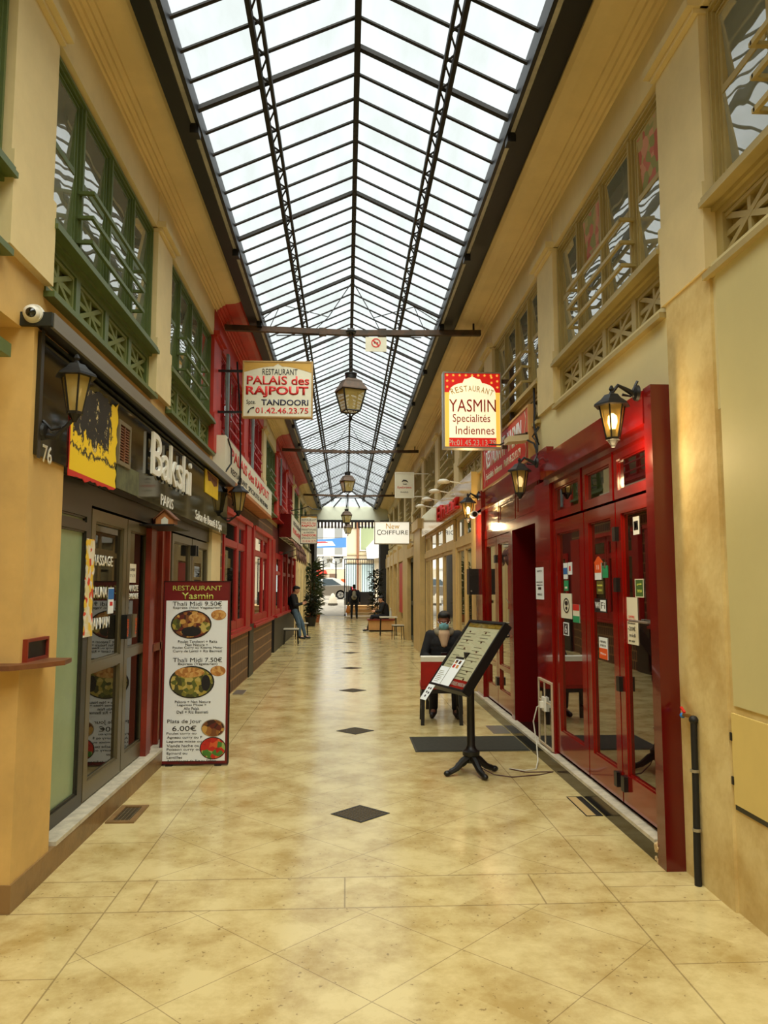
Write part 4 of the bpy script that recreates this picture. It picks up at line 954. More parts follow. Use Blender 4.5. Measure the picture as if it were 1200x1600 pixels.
MB(frame((1.80, 7.98, 3.20), (1, 0, .1), (0, 0, 1))).box(-.11, .11, -.03, .03, -.1, .1).build('housing', mat('lamp_beige', (206, 190, 150), .5), fl, bevel=.01)
b = MB(); b.bar((1.9, 7.98, 3.27), (2.0, 7.98, 3.25), .02, .03); b.bar((1.78, 7.98, 3.245), (1.92, 7.98, 3.27), .02, .02); b.build('arm', IRON, fl)
b = MB(); b.path([(1.98, 7.9, 3.75), (1.97, 7.85, 3.5), (1.95, 7.8, 3.3), (1.96, 7.72, 3.15), (1.94, 7.66, 3.02)], .012, 6); b.path([(1.68, 8.9, 3.32), (1.75, 8.6, 3.26), (1.85, 8.1, 3.27), (1.93, 7.75, 3.12), (1.93, 7.6, 2.98)], .010, 6)
b.path([(1.98, 7.75, 3.3), (1.93, 7.8, 3.2), (1.97, 7.7, 3.1), (1.92, 7.66, 3.2), (1.98, 7.72, 3.28)], .008, 6)
tag(b.build('cable_bundle', CABLE, smooth=True, origin=(1.95, 7.7, 3.2)), 'tangled black cables on the wall between the red fascia and the lamp arm', 'cable')
bc = thing('bullet_camera', 'white bullet camera beside the bright corner lantern', 'camera', (1.9, 10.75, 2.64))
b = MB(frame((1.80, 10.72, 2.66), (1, 0, 0), (0, 0, 1))); b.lathe([(.045, -.12), (.05, -.1), (.05, .04), (.045, .05)], seg=16); b.build('housing', CAMW, bc, smooth=True)
b = MB(frame((1.80, 10.67, 2.66), (1, 0, 0), (0, 0, 1))); b.lathe([(.036, 0), (.034, .004)], seg=16); b.build('lens', BLACKG, bc); MB().path([(1.82, 10.76, 2.66), (1.9, 10.78, 2.68)], .014).build('mount', CAMW, bc)
lb = thing('letter_box', 'black metal letter box at the far corner of the red front', 'box', (1.9, 11.0, 1.5))
MB().box(1.76, 1.905, 10.98, 11.20, 1.53, 1.90).build('body', BLACKM, lb, bevel=.008); MB(frame((1.79, 10.98, 1.58), UX, (0, 0, 1))).lathe([(.012, 0), (.01, .006)], seg=10).build('lock', STEEL, lb)
MB().box(1.78, 1.885, 10.972, 10.98, 1.80, 1.82).build('slot', BLACKP, lb)

# notices and stickers on the red doors
def rn(px0, py0, px1, py1, m, name, label, cat, lines=(), bands=(), X=1.93, n0=-.024, ink=INKB):
    ya, za = on_wall(px0, py1, X - n0 * 1.0); yb, zb = on_wall(px1, py1, X - n0); _, zt = on_wall(px0, py0, X - n0)
    return notice(YR(X), -ya, -yb, za, zt, m, name, label, cat, lines, ink, n0, None, bands)
rn(881, 880, 887, 905, PAPERW, 'card_sticker', 'narrow blue and white card sticker on the farthest of the near red doors', 'sticker', bands=[(0, 1, .3, .7, BLUE)])
rn(888, 879, 894, 898, PAPERW, 'sticker', 'small white sticker just right of the blue and white card sticker', 'sticker', bands=[(.3, .7, .3, .7, INKR)])
rn(882, 907, 888, 923, TEAL, 'sticker', 'tiny green sticker below the blue and white card sticker', 'sticker', bands=[(.2, .8, .2, .4, PAPER)])
p = rn(877, 927, 894, 965, PAPER, 'paper_notice', 'cream paper with a black oval emblem on the red glass door', 'notice', bands=[])
ya, za = on_wall(885.5, 946, 1.954); b = MB(YR(1.954) @ Matrix.Translation((-ya, za, .003)))
for i in range(20):
    a, a2 = 2 * math.pi * i / 20, 2 * math.pi * (i + 1) / 20; b.prism([(r * .9 * math.cos(t), r * .62 * math.sin(t)) for r, t in ((.09, a), (.105, a), (.105, a2), (.09, a2))], 0, .002)
b.prism([(.05 * math.cos(t * .628), .02 + .02 * math.sin(t * .628)) for t in range(10)], 0, .002); b.prism([(.03 * math.cos(t * .628), -.025 + .015 * math.sin(t * .628)) for t in range(10)], 0, .002); b.build('oval_emblem', INKB, p)
rn(881, 972, 889, 992, PAPERW, 'sticker', 'small white and black sticker under the paper with the oval emblem', 'sticker', bands=[(.12, .88, .08, .92, INKB)], lines=[('6', .3, .2, .4, .6, PAPERW)])
rn(896, 944, 906, 972, PAPER, 'sticker', 'red, white and green sticker at the right edge of the farthest near door', 'sticker', bands=[(0, 1, .66, 1, INKR), (0, 1, 0, .36, TEAL)])
p = rn(930, 880, 940, 906, PAPERW, 'sticker', 'orange house-shaped sticker with a white foot on the middle red door', 'sticker', bands=[(0, 1, .42, 1, ORANGE)], lines=[('11', .35, .6, .3, .28, PAPERW)])
ya, za = on_wall(930, 880, 1.954); yb, _ = on_wall(940, 880, 1.954)
MB(YR(1.954)).prism([(-ya - .03, za), (-yb + .03, za), (-(ya * .4 + yb * .6), za + .05), (-(ya * .6 + yb * .4), za + .05)], 0, .002).build('roof_shape', ORANGE, p)
rn(942, 884, 950, 903, TEAL, 'sticker', 'green bottle-shaped sticker beside the orange house sticker', 'sticker', bands=[(.35, .65, .8, 1.3, STEEL)])
rn(933, 908, 943, 928, mat('olive_print', (96, 92, 40), .5), 'sticker', 'olive framed sticker under the orange house sticker', 'sticker', lines=[('fourchette', .12, .6, .76, .18, LIME), ('2011', .2, .2, .6, .18, LIME)])
wf = rn(930, 935, 948, 956, INKB, 'wifi_sticker', 'black and white wireless sticker on the middle red door', 'sticker', bands=[(.5, .96, .1, .9, PAPERW)], lines=[('Wi', .05, .28, .4, .46, PAPERW), ('Fi', .56, .28, .34, .46, INKB)])
rn(937, 995, 950, 1028, PAPERW, 'paper_notice', 'white and orange paper low on the middle red door', 'notice', bands=[(0, 1, 0, .5, ORANGE)], lines=[('MENU', .15, .75, .7, .1), ('MIDI', .2, .58, .6, .09), ('Menu', .2, .2, .6, .1, PAPERW)])
rn(994, 906, 1006, 932, mat('green_print2', (70, 104, 50), .5), 'sticker', 'green framed sticker high on the nearest red door', 'sticker', bands=[(-.06, 0, 0, 1, PAPER), (1, 1.06, 0, 1, PAPER), (-.06, 1.06, -.05, 0, PAPER), (-.06, 1.06, 1, 1.05, PAPER)], lines=[('guide', .2, .65, .6, .16, LIME), ('2020', .2, .25, .6, .16, LIME)])
rn(979, 933, 998, 1005, PAPER, 'paper_notice', 'long cream paper notice taped to the nearest red door', 'notice', lines=[('OFFRE', .25, .56, .5, .05, INKR), ('A EMPORTER', .15, .49, .7, .045, INKR), ('livraison', .2, .43, .6, .04), ('-20€', .2, .29, .6, .09), ('midi', .3, .16, .5, .07), ('et soir', .25, .05, .5, .05)])
rn(990, 808, 999, 836, PAPERW, 'sticker', 'white sticker with a black square near the top of the nearest red door', 'sticker', bands=[(.12, .88, .25, .75, INKB), (.35, .65, .35, .65, PAPERW)])
rn(838, 887, 850, 936, PAPERW, 'paper_notice', 'narrow white notice on the glossy red pilaster beside the dark doorway', 'notice', X=1.905, n0=.001, lines=[('INFO', .2, .85, .6, .06), ('MASQUE', .12, .5, .76, .06), ('obligatoire', .12, .42, .76, .045), ('MERCI', .2, .12, .6, .06)], bands=[(.3, .7, .3, .38, INKB)])

# ---------- right: near wall details
struct(MB().box(1.982, 2.05, 3.98, 4.55, 0, 3.40).build(T(), SOOTY, bevel=.008))
struct(MB().box(1.99, 2.05, 1.5, 3.93, 1.04, 3.38).build(T(), mat('pale_green_plaster', (206, 194, 136), .6, noise=.06, scale=1.2), bevel=.008))
mt_ = thing('meter_door', 'yellow painted meter cupboard door low in the near right wall', 'door', (1.99, 3.5, .55))
MB(YR(1.998)).box(-3.95, -2.9, .545, 1.0, 0, .014).build('panel', mat('yellow_paint', (222, 196, 116), .5, noise=.06, scale=2), mt_, bevel=.006)
for z in (.66, .88): MB(YR(2.0)).box(-3.965, -3.945, z - .02, z + .02, 0, .02).build('hinge', BLACKM, mt_)
MB(YR(2.0)).box(-3.96, -2.9, .515, .545, 0, .006).build('bottom_gap', BLACKP, mt_)
tp = thing('wall_tap', 'brass tap with black lagged pipe on the right wall beside the red post', 'tap', (1.96, 4.33, 0))
b = MB(); b.path([(1.955, 4.34, 0), (1.955, 4.34, .15), (1.958, 4.335, .5), (1.958, 4.33, .89)], [.02, .02, .018, .018], 10); b.ball((1.958, 4.33, .90), .026); b.build('pipe', CABLE, tp, smooth=True)
MB().path([(1.958, 4.33, .91), (1.956, 4.38, .915), (1.95, 4.44, .91)], [.012, .011, .010], 10).build('spout', BRASS, tp, smooth=True)
MB().ball((1.95, 4.455, .905), .016).build('nozzle', BLUE, tp, smooth=True); MB().bar((1.952, 4.43, .925), (1.95, 4.47, .95), .014, .01).build('lever', INKR, tp)
for z in (.3, .62): MB().lathe([(.024, -.008), (.024, .008)], (1.957, 4.336, z), 12).build('pipe_clip', STEEL, tp)

# ---------- right: cream glazed shop and fronts farther on
struct(MB().box(2.2, 2.6, 11.3, 38, 0, 3.0).build('wall_right', DARK))
OC = mat('cream_shop_paint', (206, 174, 110), .5, noise=.15, scale=3)
struct(MB().box(1.90, 2.2, 11.22, 11.62, 0, 2.9).build(T(), OC, bevel=.006))
for a, b_, k in ((11.64, 12.6, 'window'), (12.62, 13.5, 'window'), (13.9, 15.4, 'door'), (15.45, 16.6, 'window'), (16.62, 17.8, 'window'), (17.82, 18.9, 'window')):
    leafR(k, a, b_, .05, 2.32, .06, [(.5, .06)] if k == 'window' else [], OC, PANE_C, X=1.95, bot=.1)
    leafR('window', a, b_, 2.44, 2.86, .05, [], OC, PANE_C, X=1.95)
struct(MB().box(1.93, 2.1, 11.6, 19.0, 2.32, 2.44).build(T(), OC)); struct(MB().box(1.925, 2.1, 13.5, 13.9, 0, 2.4).build(T(), OC))
cf = thing('shop_fascia', 'glossy cream fascia with raised red letters over the cream glazed shop', 'sign', (1.9, 11.3, 2.86))
MB().box(1.86, 1.995, 11.32, 18.9, 2.865, 3.36).build('panel', mat('glossy_cream_panel', (212, 176, 104), .15, noise=.1, scale=1, coat=.4), cf, bevel=.01)
text('lettering', 'Elnaaz', (1.86, 15.3, 2.93), UYN, 2.8, .28, INKR, cf, depth=.06, bold=.01)
for i, y in enumerate((12.4, 13.7, 15.0, 16.3)):
    t = thing('sign_spotlight', 'white arm spotlight over the cream fascia, %s' % ('nearest of the row', 'second from the red sign board', 'third from the red sign board', 'farthest of the row')[i], 'lamp', (1.86, y, 3.3), 0, 'spotlights on the cream fascia')
    MB().bar((1.9, y, 3.32), (1.62, y, 3.37), .025, .02).build('arm', WHITE, t)
    MB(Matrix.Translation((1.58, y, 3.33))).lathe([(.10, 0), (.11, .03), (.06, .06), (.02, .07)], seg=16).build('shade', WHITE, t, smooth=True)
struct(MB().box(1.84, 2.2, 19.2, 21.1, 0, 3.3).build(T(), OC, bevel=.01)); b = MB(); b.box(1.78, 2.2, 19.15, 21.15, 3.1, 3.35); struct(b.build(T(), OC, bevel=.01))
struct(MB().box(1.97, 2.2, 18.9, 19.2, 0, 2.9).build(T(), BLACKM))
leafR('door', 21.2, 23.5, .05, 2.5, .12, [(1.1, .1)], mat('dark_green_door', (44, 48, 34), .5), PANE_D, X=1.97)
struct(MB().box(1.87, 2.2, 23.6, 25.6, 0, 3.1).build(T(), OC, bevel=.01)); struct(MB().box(1.85, 2.2, 21.1, 23.6, 2.5, 2.75).build(T(), OC))
rb = MB(); rb.box(1.90, 1.93, 25.8, 27.6, .75, 2.45); tag(rb.build('red_banner', REDP, origin=(1.9, 25.8, .7)), 'plain red hanging banner beyond the second cream pillar on the right', 'banner')
for a in (25.7, 28.7, 31.0, 33.3): leafR('window', a, a + 1.9, .4, 2.5, .1, [(1.9, .08)], OC, PANE_D, X=1.97)
for a in (27.8, 30.65, 33.0, 35.4): struct(MB().box(1.86, 2.2, a, a + .45, 0, 3.1).build(T(), OC, bevel=.01))
struct(MB().box(1.88, 2.2, 25.6, 37, 2.5, 2.95).build(T(), OC)); struct(MB().box(1.95, 2.2, 25.6, 37, 0, .4).build('baseboard_right', OC))

# ================================================================== THINGS STANDING IN THE PASSAGE
# ---------- tall standing menu board on the left
mb_ = thing('menu_board', 'tall white and maroon menu board standing on the floor at the left wall', 'sign', (-1.4, 7.36, 0))
bx0, bx1, bt = -1.715, -1.088, 1.70
M = FRONT(bx0, 7.36, 0.0); Wb = bx1 - bx0
MB(M).box(0, Wb, .012, bt, -.05, 0).build('panel', MAROON, mb_, bevel=.004)
MB(M).box(.028, Wb - .028, .045, 1.515, 0, .004).build('white_sheet', PAPERW, mb_)
for u in (.06, Wb - .12): MB(M).box(u, u + .06, 0, .012, -.12, .02).build('foot', BLACKM, mb_)
b = MB(M); b.rect(0, Wb, .012, bt, .008, -.052, .006); b.build('edge_frame', mat('dark_edge', (56, 14, 14), .4), mb_)
def bl(s, px0, px1, py0, py1, m, bo=0):      # a line of print by its place in the photograph of the board (x 249-355, y 907-1196)
    tt = ((py0 + py1) / 2 - 92) / 1440; e0, e1 = 95 - 50 * tt, 618 - 43 * tt; fx0 = (px0 - e0) / (e1 - e0); fx1 = (px1 - e0) / (e1 - e0)
    z0_, z1_ = bt * (1 - (py1 - 92) / 1440), bt * (1 - (py0 - 92) / 1440)
    text('lettering', s, (bx0 + Wb * fx0, 7.355, z0_), UX, Wb * (fx1 - fx0), z1_ - z0_, m, mb_, depth=.002, bold=bo)
bl('RESTAURANT', 165, 545, 130, 168, LIME); bl('Yasmin', 232, 478, 185, 236, LIME, .01)
for a in [('Thali Midi 9.50€', 162, 545, 254, 290), ('Express (Non Vegetarien)', 166, 540, 295, 318), ('Poulet Tandoori + Raita', 200, 505, 560, 582), ('Nan Nature +', 258, 432, 586, 606), ('Poulet Curry ou Keema Matar', 158, 545, 610, 632),
          ('Curry de Lentil + Riz Basmati', 160, 540, 636, 660), ('Thali Midi 7.50€', 160, 540, 696, 732), ('Express (Vegetarien)', 200, 505, 736, 760), ('Pakora + Nan Nature', 172, 448, 1030, 1050), ('Legumes Mixte +', 190, 416, 1056, 1076),
          ('Allo Palak', 240, 360, 1082, 1102), ('Dall + Riz Basmati', 186, 428, 1108, 1130), ('Plats de Jour', 112, 376, 1176, 1212), ('6.00€', 150, 336, 1224, 1264), ('Poulet curry ou', 106, 336, 1274, 1296), ('Agneau curry ou F', 108, 380, 1304, 1328),
          ('Legumes mixte ou', 106, 376, 1336, 1358), ('Viande hache ou', 106, 356, 1366, 1388), ('Poisson curry ou', 106, 366, 1396, 1420), ('Epinard ou', 106, 264, 1426, 1450), ('Lentilles', 106, 224, 1456, 1476), ('Accompagné de Riz au Safran', 106, 486, 1484, 1508)]:
    bl(*a, INKB)
def disc(name, px, py, rx, ry, rim, fill, parts=()):
    tt = (py - 92) / 1440; e0, e1 = 95 - 50 * tt, 618 - 43 * tt; u = Wb * (px - e0) / (e1 - e0); v = bt * (1 - (py - 92) / 1440); a = Wb * rx / 505; c = bt * ry / 1440; N_ = 36
    MB(M).prism([(u + a * math.cos(2 * math.pi * i / N_), v + c * math.sin(2 * math.pi * i / N_)) for i in range(N_)], .004, .006).build('plate_picture', rim, mb_)
    MB(M).prism([(u + a * .93 * math.cos(2 * math.pi * i / N_), v + c * .93 * math.sin(2 * math.pi * i / N_)) for i in range(N_)], .006, .0068).build('food_picture', fill, mb_)
    for (dx, dy, r1, r2, m_) in parts:
        MB(M).prism([(u + a * (dx + r1 * math.cos(2 * math.pi * i / 18)), v + c * (dy + r2 * math.sin(2 * math.pi * i / 18))) for i in range(18)], .0068, .0076).build('dish_picture', m_, mb_)
disc('a', 304, 436, 152, 113, INKB, FOOD1, [(.28, .45, .42, .36, BREADP), (.68, -.18, .26, .36, FOOD2), (-.72, .0, .22, .4, FOOD2), (0, -.5, .48, .34, INKB)])
disc('b', 518, 362, 57, 40, WOODO, BREADP)
disc('c', 304, 888, 168, 126, INKB, FOOD2, [(-.1, .6, .66, .32, BREADP), (-.6, -.2, .3, .42, FOOD2), (.62, -.05, .2, .5, INKB)])
disc('d', 508, 802, 57, 40, WOODO, BREADP)
disc('e', 465, 1244, 88, 68, STEEL, FOOD1); disc('f', 462, 1398, 98, 86, INKB, FOOD3)
# ---------- floor grates
def grate(label, cx, cy, w_, l_, rot, frame_m=None, group=None, name='floor_grate'):
    t = thing(name, label, 'grate', (cx, cy, 0), rot, group); M = world_of(t)
    b = MB(M); b.rect(-w_ / 2, w_ / 2, -l_ / 2, l_ / 2, .018 if not frame_m else .04, .0005, .004 if not frame_m else .012); b.build('frame', frame_m or GRATEM, t)
    e = .018 if not frame_m else .04
    MB(M).box(-w_ / 2 + e, w_ / 2 - e, -l_ / 2 + e, l_ / 2 - e, .0003, .001).build('pit', BLACKP, t)
    b = MB(M); n = max(4, int(w_ / .027)); k = max(4, int(l_ / .027))
    for i in range(1, n): x = -w_ / 2 + w_ * i / n; b.box(x - .003, x + .003, -l_ / 2 + e, l_ / 2 - e, .001, .004)
    for i in range(1, k): y = -l_ / 2 + l_ * i / k; b.box(-w_ / 2 + e, w_ / 2 - e, y - .003, y + .003, .001, .0038)
    b.build('bars', mat('grate_bars', (100, 86, 60), .5), t); return t
ordn = ['nearest', 'second nearest', 'third', 'fourth', 'fifth', 'sixth', 'seventh', 'farthest']
for i, y in enumerate((5.78, 9.01, 12.45, 15.8, 19.4, 23.0, 26.5, 30.2)):
    if i == 0: g0 = grate('nearest diamond-shaped iron grate in the middle of the floor', .11, y, .305, .305, math.pi / 4, None, 'diamond floor grates down the passage')
    else: dup(g0, (.11, y, 0), math.pi / 4, label='%s diamond-shaped iron grate along the middle of the floor, counted from the front' % ordn[i])
grate('square floor grate with a stone rim at the foot of the left kerb', -1.575, 5.84, .20, .42, 0, KERB)
t = thing('floor_hatch', 'narrow metal hatch in the floor at the right doorstep', 'hatch', (1.80, 5.9, 0)); b = MB(); b.rect(1.735, 1.86, 5.64, 6.15, .008, .0005, .004); b.build('rim', GRATEM, t); MB().box(1.743, 1.81, 5.648, 6.142, .0004, .003).build('lid', mat('hatch_lid', (190, 160, 104), .4), t); MB().box(1.81, 1.852, 5.648, 6.142, .0004, .002).build('slot', GRATEM, t)
for y0, lab in ((10.1, 'small metal floor plate against the doorstep, behind the menu stand'),):
    MB_ = MB().box(1.66, 1.86, 8.75, 9.25, .0005, .004).build('floor_plate', STEEL, origin=(1.76, 9.0, 0)); tag(MB_, lab, 'plate')
tag(MB().box(-1.73, -1.57, 12.05, 12.5, 0, .012).build('floor_plate', STEEL, origin=(-1.65, 12.3, 0)), 'small metal floor plate by the brown cladding, behind the standing menu board', 'plate')
# ---------- doormat
mt2 = thing('doormat', 'dark grey rubber doormat in front of the dark doorway', 'mat', (1.28, 8.2, 0))
MB().box(.72, 1.845, 7.86, 8.58, 0, .010).build('mat', MATB, mt2, bevel=.003); b = MB(); b.rect(.70, 1.86, 7.84, 8.60, .022, 0, .006); b.build('border', mat('mat_border', (64, 60, 48), .8), mt2)
# ---------- iron menu stand with tilted lit case
ms = thing('menu_stand', 'black iron pedestal stand with a tilted glazed menu case', 'stand', (1.11, 6.92, 0))
b = MB(Matrix.Translation((1.11, 6.92, 0)))
b.lathe([(.045, .10), (.05, .16), (.075, .165), (.078, .20), (.05, .215), (.036, .25), (.034, .78), (.042, .80), (.042, .84), (.036, .86), (.036, .98)], seg=14); b.build('post', BLACKM, ms, smooth=True)
for k in range(4):
    a = math.radians(20 + 90 * k); d = Vector((math.cos(a), math.sin(a), 0)); P0 = Vector((1.11, 6.92, 0))
    b = MB(); b.path([P0 + d * .02 + Vector((0, 0, .15)), P0 + d * .08 + Vector((0, 0, .12)), P0 + d * .15 + Vector((0, 0, .06)), P0 + d * .21 + Vector((0, 0, .035)), P0 + d * .245 + Vector((0, 0, .03))], [.035, .034, .028, .024, .02], 8)
    b.ball(P0 + d * .235 + Vector((0, 0, .028)), .028, sc=(1.3, 1.0, .95), rot=Matrix.Rotation(a, 3, 'Z')); b.ball(P0 + d * .2 + Vector((0, 0, .05)), .02, sub=1); b.build('foot', BLACKM, ms, smooth=True)
# case: width direction wv (to the viewer's right), up-slope direction sv
th = math.radians(70); ph = math.radians(53)
wv = Vector((math.cos(th), -math.sin(th), 0)); sv = Vector((math.sin(th) * math.cos(ph), math.cos(th) * math.cos(ph), math.sin(ph)))
cx_, cz_ = at_depth(729, 1022, 6.9); Cc = Vector((cx_, 6.9, cz_)); CW, CH = .64, .72
Mc = frame(Cc - wv * CW / 2 - sv * CH / 2, wv, sv)
b = MB(Mc); b.box(0, CW, 0, CH, -.075, -.03); b.build('case_back', BLACKM, ms, bevel=.004)
b = MB(Mc); b.rect(0, CW, 0, CH, .022, -.03, .006); b.build('case_frame', BLACKM, ms, bevel=.003)
MB(Mc).box(.022, CW - .022, .022, CH - .022, -.03, -.012).build('menu_sheet', mat('lit_menu_sheet', (232, 228, 196), .5, emit=((255, 246, 210), .12)), ms)
MB(Mc).box(.024, CW - .024, CH - .07, CH - .024, -.012, -.008).build('gold_header', mat('gold_header', (204, 170, 70), .4, noise=.5, scale=30), ms)
R.seed(21)
b = MB(Mc)
for col in range(2):
    for r in range(17):
        v = CH - .11 - r * .034; u = .06 + col * .29
        if R.random() < .18: continue
        b.box(u, u + R.uniform(.10, .22), v, v + .006, -.012, -.0105)
b.build('menu_print', mat('grey_print', (150, 146, 120), .6), ms)
b = MB(Mc)
for (u, v) in ((.12, .6), (.40, .6), (.16, .5), (.42, .5), (.2, .42), (.44, .40), (.3, .33), (.46, .30), (.35, .24), (.48, .2), (.5, .12)): b.prism([(u + .014 * math.cos(t * .7854), v + .010 * math.sin(t * .7854)) for t in range(8)], -.012, -.010)
b.build('dish_pictures', WOOD, ms)
MB(Mc).box(.30, CW - .03, .03, .11, -.012, -.009).build('red_strip', INKR, ms)
text('lettering', 'ENTREES MAISON', Mc @ Vector((.32, .05, -.009)), wv, .27, .035, PAPERW, ms, v=sv, depth=.002)
Mn = Mc
MB(Mc).box(.022, CW - .022, .022, CH - .022, -.002, .0).build('glass_cover', glass('case_glass', (255, 255, 255), 1.35, trans=1.0), ms)
MB(frame(Vector((1.11, 6.92, .9)), UX, (0, 0, 1))).box(-.05, .05, -.02, .16, -.04, .04).build('tilt_bracket', BLACKM, ms, bevel=.004)
def sheet_on(name, label, u0, u1, v0, v1, m, n0, lines=(), tilt=0., pics=()):
    o_ = Mc @ Vector((u0, v0, n0)); t = thing(name, label, 'menu', o_)
    Mx = Mc @ Matrix.Translation((u0, v0, n0)) @ Matrix.Rotation(tilt, 4, 'Z')
    MB(Mx).box(0, u1 - u0, 0, v1 - v0, 0, .002).build('sheet', m, t)
    b = MB(Mx); yy = v1 - v0 - .05
    while yy > .03: b.box(.02, (u1 - u0) * R.uniform(.6, .9), yy, yy + .005, .002, .003); yy -= .018
    b.build('print', mat('grey_print', 0), t) if not pics else b.bm.free()
    for (a, c, m_) in pics:
        MB(Mx).box(a, a + .04, c, c + .035, .002, .003).build('dish_picture', m_, t)
    return t
sheet_on('menu_leaflet', 'white leaflet with dish pictures clipped on the tilted menu case', .20, .36, .02, .30, PAPERW, .003, tilt=-.02, pics=[(.02, .23, FOOD1), (.085, .23, FOOD1), (.02, .185, FOOD3), (.085, .185, BREADP)])
sheet_on('menu_leaflet', 'plain white price sheet at the lower left corner of the tilted menu case', .03, .19, .0, .20, PAPERW, .003)
tk = thing('paper_slip', 'white slip with black symbols hanging below the tilted menu case', 'paper', Mc @ Vector((.02, -.12, .004)))
MB(Mc).box(.01, .13, -.16, .005, .003, .005).build('sheet', PAPERW, tk); b = MB(Mc)
for (u, v) in ((.04, -.05), (.08, -.05), (.045, -.09), (.085, -.095), (.06, -.13)): b.box(u, u + .025, v, v + .02, .005, .006)
b.build('symbols', INKB, tk)
tag(MB(Mc).box(.20, .33, .30, .315, .002, .014).build('clip', BLACKP, origin=Mc @ Vector((.2, .3, 0))), 'black clip holding the leaflet on the tilted menu case', 'clip')
# cable and plug of the lit case
pl_ = thing('extension_cable', 'white cord from the wall plug running over the floor to the menu stand', 'cord', (1.88, 7.4, .1))
b = MB(); b.path([(1.87, 7.38, .53), (1.83, 7.42, .50), (1.80, 7.45, .36), (1.82, 7.42, .15), (1.80, 7.3, .03), (1.72, 7.05, .008), (1.6, 7.0, .006), (1.48, 7.08, .006)], .006, 6); b.build('white_cord', CABLEW, pl_, smooth=True)
b = MB(); b.path([(1.48, 7.08, .006), (1.6, 6.95, .005), (1.85, 6.95, .005), (1.7, 6.85, .005), (1.45, 6.78, .005), (1.3, 6.85, .01), (1.18, 6.95, .06), (1.14, 6.93, .16)], .005, 6); b.build('black_cord', mat('dark_cord', (70, 30, 20), .6), pl_, smooth=True)
b = MB(YR(1.905)); b.box(-7.42, -7.32, .47, .60, .008, .03); b.build('socket', CAMW, pl_, bevel=.004); MB(YR(1.905)).box(-7.40, -7.35, .50, .56, .03, .06).build('plug', CAMW, pl_, bevel=.006)

# ---------- chairs, stools
def dining_chair(label, loc, rotz, back_m, seat_m, leg_m, band=None, w_=.46, h_=.80):
    t = thing('dining_chair', label, 'chair', loc, rotz); M = world_of(t)      # local: faces -Y, back rest at +Y
    MB(M).box(-w_ / 2, w_ / 2, -.22, .20, .42, .48).build('seat', seat_m, t, bevel=.015)
    b = MB(M); b.rect(-w_ / 2 + .01, w_ / 2 - .01, -.21, .19, .03, .37, .42); b.build('seat_frame', leg_m, t)
    for sx in (-1, 1):
        for sy, top in ((-1, .40), (1, .40)):
            b = MB(M); b.bar((sx * (w_ / 2 - .03), sy * .185, top), (sx * (w_ / 2 - .02), sy * .21, 0), .042, .042, up=(0, 1, 0)); b.build('leg', leg_m, t)
        b = MB(M); b.bar((sx * (w_ / 2 - .025), -.19, .16), (sx * (w_ / 2 - .025), .19, .16), .025, .03); b.build('stretcher', leg_m, t)
    Mb = M @ frame((-w_ / 2, .17, .47), (1, 0, 0), (0, .16, 1)); hb = h_ - .47
    MB(Mb).box(0, w_, 0, hb, -.05, 0).build('backrest', back_m, t, bevel=.012)
    if band: MB(Mb).box(-.004, w_ + .004, hb - .055, hb + .004, -.055, .006).build('top_band', band, t, bevel=.006)
    return t
dining_chair('red chair with a white top band, its back to the menu stand', (1.16, 9.52, 0), math.pi - .06, LEATHER, LEATHER, BLACKM, band=WHITE, w_=.50, h_=.82)
dining_chair('dark wooden chair under the seated person in the face mask', (1.30, 10.32, 0), .0, WOODRED, LEATHER, BLACKM, w_=.44, h_=.80)
def stool(label, loc, rotz, s=1., top=None):
    t = thing('stool', label, 'stool', loc, rotz); M = world_of(t)
    MB(M).box(-.21 * s, .21 * s, -.19 * s, .19 * s, .425, .455).build('seat', top or mat('pale_seat', (206, 200, 180), .35), t, bevel=.01)
    b = MB(M); b.rect(-.2 * s, .2 * s, -.18 * s, .18 * s, .02, .40, .425); b.build('rim', BLACKM, t)
    for sx in (-1, 1):
        for sy in (-1, 1):
            MB(M).path([(sx * .18 * s, sy * .16 * s, .41), (sx * .20 * s, sy * .18 * s, 0)], .012, 6).build('leg', BLACKM, t)
    return t
stool('low black stool nearest to us by the left wall', (-1.56, 22.2, 0), 0)
stool('low black stool at the feet of the man leaning on the left wall', (-1.46, 25.6, 0), .1)
stool('black stool by the cream pillar on the right, nearest to us', (1.62, 24.2, 0), .2, s=.8)
def small_table(label, loc, s=1.):
    t = thing('side_table', label, 'table', loc); M = world_of(t)
    MB(M).box(-.32 * s, .32 * s, -.3, .3, .60, .63).build('tabletop', mat('pale_seat', 0), t, bevel=.008)
    for sx in (-1, 1):
        for sy in (-1, 1): MB(M).path([(sx * .28 * s, sy * .26, .6), (sx * .30 * s, sy * .28, 0)], .014, 6).build('leg', BLACKM, t)
    return t
small_table('small black-legged table just behind the stool on the right', (1.42, 26.1, 0), .9)
gt = thing('bottle', 'small clear bottle standing on the black-legged table on the right', 'bottle', (1.5, 26.1, .632)); MB(world_of(gt)).lathe([(.04, 0), (.042, .16), (.016, .22), (.016, .27)], seg=12).build('body', mat('clear_bottle', (190, 190, 170), .2), gt, smooth=True); MB(world_of(gt)).lathe([(.018, .27), (.018, .29)], seg=10).build('cap', WHITE, gt)
bn = thing('wooden_bench', 'low tan wooden bench box under the far seated person', 'bench', (1.25, 28.6, 0)); MB().box(.82, 1.75, 28.35, 28.9, .05, .40).build('box', CARD, bn, bevel=.01); MB().box(.78, 1.80, 28.3, 28.95, .40, .45).build('seat', WOODRED, bn, bevel=.008); MB().box(.85, 1.72, 28.4, 28.85, 0, .05).build('plinth', BLACKM, bn)

